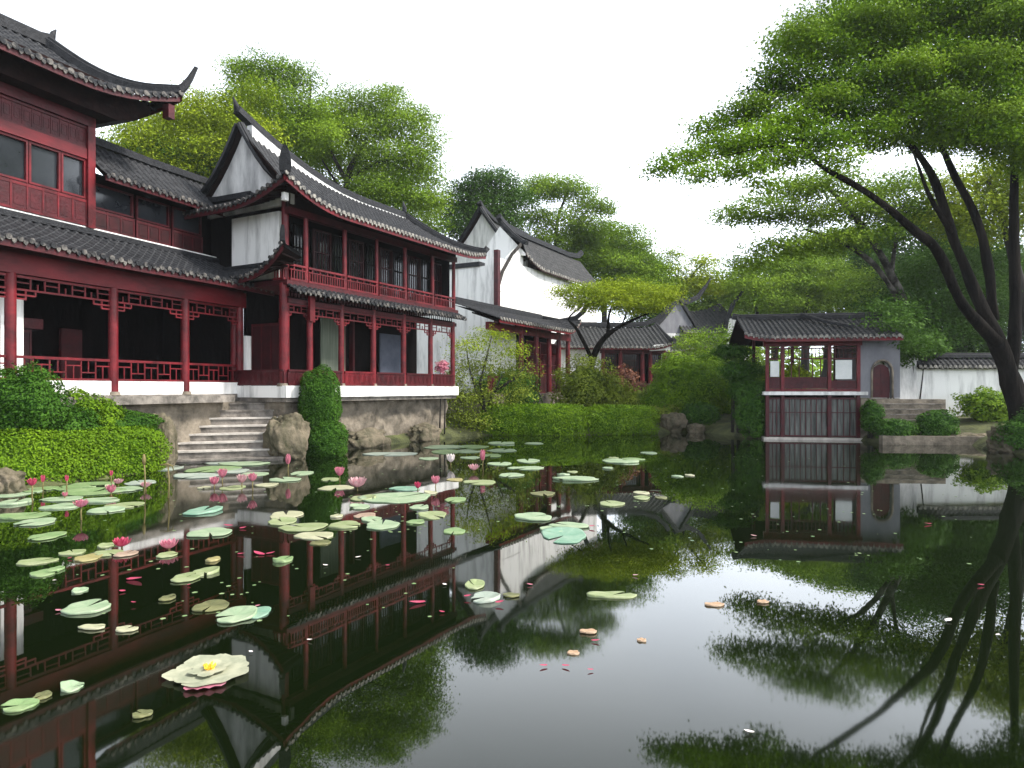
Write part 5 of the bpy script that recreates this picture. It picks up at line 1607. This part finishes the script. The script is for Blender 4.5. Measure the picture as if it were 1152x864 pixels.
def lotus(name, px, py, wpx, label, kind='open', base_py=None, m=None, group='lotus flowers'):
    """py: flower centre row; base_py: the row where its stem meets the water"""
    base_py = base_py or py + 5
    b = onwater(px, base_py)
    s = b.y / F
    zc_ = max(.05, (base_py - py) * s)
    L = wpx * .5 * s * 1.02
    m = m or Petal
    root = empty(name, (b.x, b.y, 0), 0, label, 'flower', group)
    mb = MB()
    mb.tube([(0.02, 0, -.15), (0, 0, zc_ * .5), (.01, .0, zc_)], [.012, .011, .010], 6)
    mb.build('stem', Stem, root)
    if kind == 'open':
        lay = ((9, .86, .95, m), (8, .55, .9, m), (6, .28, .8, m))
    elif kind == 'cup':
        lay = ((7, .5, 1.0, m), (6, .25, 1.0, m), (4, .1, .9, m))
    else:
        lay = ((5, .16, 1.1, m), (4, .07, 1.15, m))
    for q, (n, lean, f, mm_) in enumerate(lay):
        mb = MB()
        for i in range(n):
            az = 2 * math.pi * (i + .5 * q) / n + random.uniform(-.12, .12)
            LL = L * f * (1.6 if kind == 'bud' else 1.15)
            vv, ff = petal_grid(LL * random.uniform(.92, 1.08), LL * (.55 if kind != 'bud' else .42), lean + random.uniform(-.05, .05), .5 if kind != 'bud' else .2, az, .012, zc_ - .02)
            mb.add(vv, ff, True)
        mb.build('petals', mm_, root)
    if kind == 'open':
        mb = MB(); mb.cyl(0, 0, L * .1, zc_ - .01, zc_ + L * .18, 10, L * .16); mb.build('seed_pod', Yolk, root)
    return root


FL = [
    ('lotus_bud', 36, 545, 12, 'heart-shaped deep pink lotus bud, leftmost in the hedge cluster', 'cup', 566, PetalD),
    ('lotus_bud', 48, 541, 8, 'tall narrow pink lotus bud right of the heart-shaped bud', 'bud', 552, PetalD),
    ('lotus_bud', 75, 540, 7, 'slim pink bud on a tall stem in the middle of the hedge cluster', 'bud', 558, PetalD),
    ('lotus_bud', 125, 534, 6, 'thin upright pink bud just below the hedge', 'bud', 546, PetalD),
    ('lotus_flower', 125, 553, 13, 'bright pink lotus among green pads below the hedge', 'cup', 558, Petal),
    ('lotus_flower', 133, 543, 10, 'small faded pink lotus behind the bright one below the hedge', 'open', 547, PetalP),
    ('lotus_flower', 164, 547, 11, 'faded pink lotus beside the dry stem below the hedge', 'open', 552, PetalP),
    ('lotus_flower', 91, 569, 15, 'ragged pink lotus on a stem before the yellow green pad', 'open', 585, Petal),
    ('lotus_flower', 73, 557, 7, 'tiny pink lotus at the foot of the slim bud', 'cup', 561, Petal),
    ('lotus_flower', 137, 613, 18, 'rosy pink lotus resting on the yellow green pads at left', 'open', 618, PetalD),
    ('lotus_flower', 190, 615, 18, 'pink lotus floating above a single yellow green pad', 'open', 620, Petal),
    ('lotus_flower', 241, 544, 13, 'pale pink lotus, leftmost of the group before the steps', 'cup', 550, Petal),
    ('lotus_flower', 250, 536, 14, 'pink lotus standing highest in the group before the steps', 'cup', 546, Petal),
    ('lotus_flower', 272, 542, 14, 'whitish pink lotus in the group before the steps', 'cup', 549, PetalP),
    ('lotus_flower', 284, 540, 13, 'pink lotus, rightmost of the group before the steps', 'cup', 552, Petal),
    ('lotus_bud', 324, 521, 11, 'pink lotus bud before the angular boulder', 'bud', 536, Petal),
    ('lotus_flower', 382, 534, 14, 'pink lotus over the topiary reflection', 'cup', 542, Petal),
    ('lotus_flower', 402, 547, 20, 'wide open pale pink lotus in the middle of the pond', 'open', 552, PetalP),
    ('lotus_flower', 470, 548, 10, 'small crimson lotus behind the big mint pad', 'cup', 553, PetalD),
    ('lotus_flower', 490, 543, 13, 'pink lotus on a short stem right of the big mint pad', 'cup', 552, Petal),
    ('lotus_bud', 543, 517, 12, 'tall pink lotus spike in the far cluster', 'bud', 530, Petal),
    ('lotus_flower', 533, 528, 12, 'small pale pink lotus at the foot of the tall spike', 'open', 532, PetalP),
    ('lotus_flower', 507, 519, 13, 'closed white lotus in the far cluster', 'cup', 525, Fleck),
]
for f in FL: lotus(*f)

# dry stems standing in the water
for px, top, bot, lab in ((162, 517, 556, 'tall dry lotus stem with a brown seed tip before the hedge end'), (189, 523, 560, 'thin dry stem with a bent tip before the steps')):
    b = onwater(px, bot)
    root = empty('dry_stem', b, 0, lab, 'plant stem', 'dry lotus stems')
    h = (bot - top) * b.y / F
    mb = MB(); mb.tube([(0, 0, -.2), (.02, 0, h * .5), (0, 0, h)], [.016, .014, .012], 6); mb.build('stalk', Stem, root)
    mb = MB()
    if px < 170: mb.tube([(0, 0, h - .1), (0, 0, h), (0, 0, h + .1)], [.02, .035, .015], 8)
    else: mb.tube([(-.14, 0, h), (0, 0, h + .01), (.08, 0, h - .02), (.1, 0, h - .1)], [.012, .016, .014, .006], 6)
    mb.build('tip', Stem, root)

# large pale bloom lying on the water
c = onwater(236, 757)
BF = empty('large_bloom', c, .4, 'large pale cream bloom with yellow centre floating on the dark near water', 'flower')
for q, (n, L, lean, off, mm_) in enumerate(((10, .27, 1.0, 0, Cream), (6, .13, 1.0, .3, Cream))):
    mb = MB()
    for i in range(n):
        vv, ff = petal_grid(L * random.uniform(.85, 1.12), L * .88, lean, .03, 2 * math.pi * i / n + off, .01, .012 + .018 * q, .03, .8)
        mb.add(vv, ff, True)
    mb.build('petals', mm_, BF)
mb = MB()
mb.cyl(0, 0, .04, .01, .035, 14, .03)
for i in range(26):
    a = random.random() * 6.28; r_ = random.uniform(.02, .06)
    mb.tube([(r_ * .5 * math.cos(a), r_ * .5 * math.sin(a), .035), (r_ * math.cos(a), r_ * math.sin(a), .055)], .005, 5)
mb.build('stamen', Yolk, BF)
mb = MB()
for i in range(4):
    vv, ff = petal_grid(.16, .1, 1.0, .1, -2.0 + i * .22, .16, .01, .03)
    mb.add(vv, ff, True)
mb.build('lower_petals', Petal, BF)

# fallen petals
FP = [(154, 652, 26, 10, PetalD, 'broad crimson petal on the dark water left of centre'), (138, 666, 8, 6, PetalD, 'small crimson petal right of the tiny mint pad'),
      (79, 629, 6, 5, PetalD, 'round crimson petal beside the golden pad'), (66, 688, 8, 6, Petal, 'pink petal touching the big mint pad at left'),
      (273, 595, 9, 8, PetalD, 'crimson petal above the stone step reflection'), (257, 592, 12, 4, PetalD, 'long crimson petal behind the mint pad'),
      (290, 685, 7, 5, Petal, 'pink petal lying on the teal pad'), (282, 735, 6, 5, Fleck, 'white petal above the large bloom'), (349, 721, 9, 4, Fleck, 'white petal right of the large bloom'),
      (150, 681, 7, 3, PetalD, 'thin crimson petal near the big mint pad'), (272, 624, 12, 4, PetalD, 'crimson petal at the left of the red streak'), (289, 625, 20, 5, PetalD, 'crimson petal in the middle of the red streak'),
      (304, 624, 12, 4, PetalD, 'crimson petal at the right of the red streak'), (469, 678, 24, 4, PetalD, 'long crimson petal left of the pale curled pad'), (562, 681, 12, 7, PetalD, 'red petal at the edge of the pale curled pad'),
      (596, 659, 8, 4, Petal, 'pink petal below the reflected gable tip'), (666, 594, 8, 6, PetalD, 'crimson petal at the edge of the large teal pad'), (500, 659, 6, 4, Fleck, 'white petal left of the yellow green pad'),
      (526, 674, 10, 6, PetalD, 'dark red petal on the left of the pale curled pad'), (1102, 659, 12, 3, PetalD, 'red petal on the dark water at far right'), (1069, 700, 12, 7, Fleck, 'white petal on the dark reflection at right'),
      (843, 826, 14, 6, Fleck, 'white petal near the bottom on the tree reflection'), (1123, 716, 6, 4, Fleck, 'tiny white petal near the right edge'), (1043, 590, 12, 2, PetalD, 'thin red petal far out at right'),
      (670, 722, 12, 3, PetalD, 'red petal on the sky reflection below the orange leaf'), (611, 750, 12, 3, PetalD, 'red petal lowest at left on the sky reflection'), (637, 750, 12, 2, PetalD, 'thin red petal below the orange leaf'),
      (664, 755, 9, 3, PetalD, 'small red petal at the bottom of the orange leaves'), (715, 648, 8, 4, PetalP, 'pale pink petal on the sky reflection edge'), (366, 637, 7, 3, Fleck, 'white petal beside the plain green pad'),
      (403, 628, 8, 3, Fleck, 'white petal under the middle pads'), (436, 637, 6, 3, PetalD, 'tiny red petal under the middle pads'), (213, 659, 5, 4, PetalD, 'tiny crimson petal below the yellow green pair'),
      (497, 690, 8, 4, PetalD, 'small red petal left of the sky reflection'), (62, 654, 6, 3, Fleck, 'tiny white petal below the green pads at left'), (848, 604, 8, 3, PetalP, 'pale petal far out on the water')]
for i, (px, py, wp, hp_, m_, lab) in enumerate(FP):
    c = onwater(px, py)
    s = c.y / F
    L = wp * s * .8
    vv, ff = petal_grid(L, max(L * .45, min(L, hp_ * s * c.y / H * .3)), 1.0, .12, random.uniform(-.5, .5) + (3.14 if i % 2 else 0), 0, 0, .06)
    mb = MB()
    mb.add([(x - (L * .5 if i % 2 == 0 else -L * .5), y, z) for x, y, z in vv], ff, True)
    o = mb.build('fallen_petal', m_)
    o.location = (c.x, c.y, .03 if py in (685, 674, 681, 594) else .014)
    tag(o, lab, 'petal', 'petals on the water')

# duckweed specks
mb = MB()
rd = random.Random(5)
for i in range(420):
    px, py = rd.choice(((rd.gauss(640, 70), rd.uniform(498, 575)), (rd.gauss(260, 130), rd.uniform(520, 700)), (rd.uniform(700, 1100), rd.uniform(510, 640)), (rd.gauss(480, 60), rd.uniform(498, 600))))
    c = onwater(px, py)
    if pond_dist(np.array([c.x]), np.array([c.y]))[0] > -.1: continue
    q = rd.uniform(.008, .03)
    a0 = rd.random() * 6
    mb.add([(c.x + q * math.cos(a0 + k), c.y + q * math.sin(a0 + k), .003) for k in (0, 1.2, 2.5, 3.9, 5.1)], [(0, 1, 2, 3, 4)])
tag(mb.build('duckweed', PAD['green'][0]), 'scattered specks of duckweed on the pond', 'duckweed', None, 'stuff')

# ================================================================== misty air
hm = bpy.data.materials.new("misty_air")
hm.use_nodes = True
ht = hm.node_tree
ht.nodes.clear()
pv = ht.nodes.new("ShaderNodeVolumePrincipled")
pv.inputs["Color"].default_value = (0.86, 0.92, 0.97, 1)
pv.inputs["Density"].default_value = 0.0004
pv.inputs["Anisotropy"].default_value = 0.2
ho = ht.nodes.new("ShaderNodeOutputMaterial")
ht.links.new(pv.outputs[0], ho.inputs["Volume"])
mb = MB()
mb.box(-420, 420, -420, 420, -3.0, 26.0)
tag(mb.build('haze', hm), 'thin mist over the garden', 'haze', None, 'stuff')
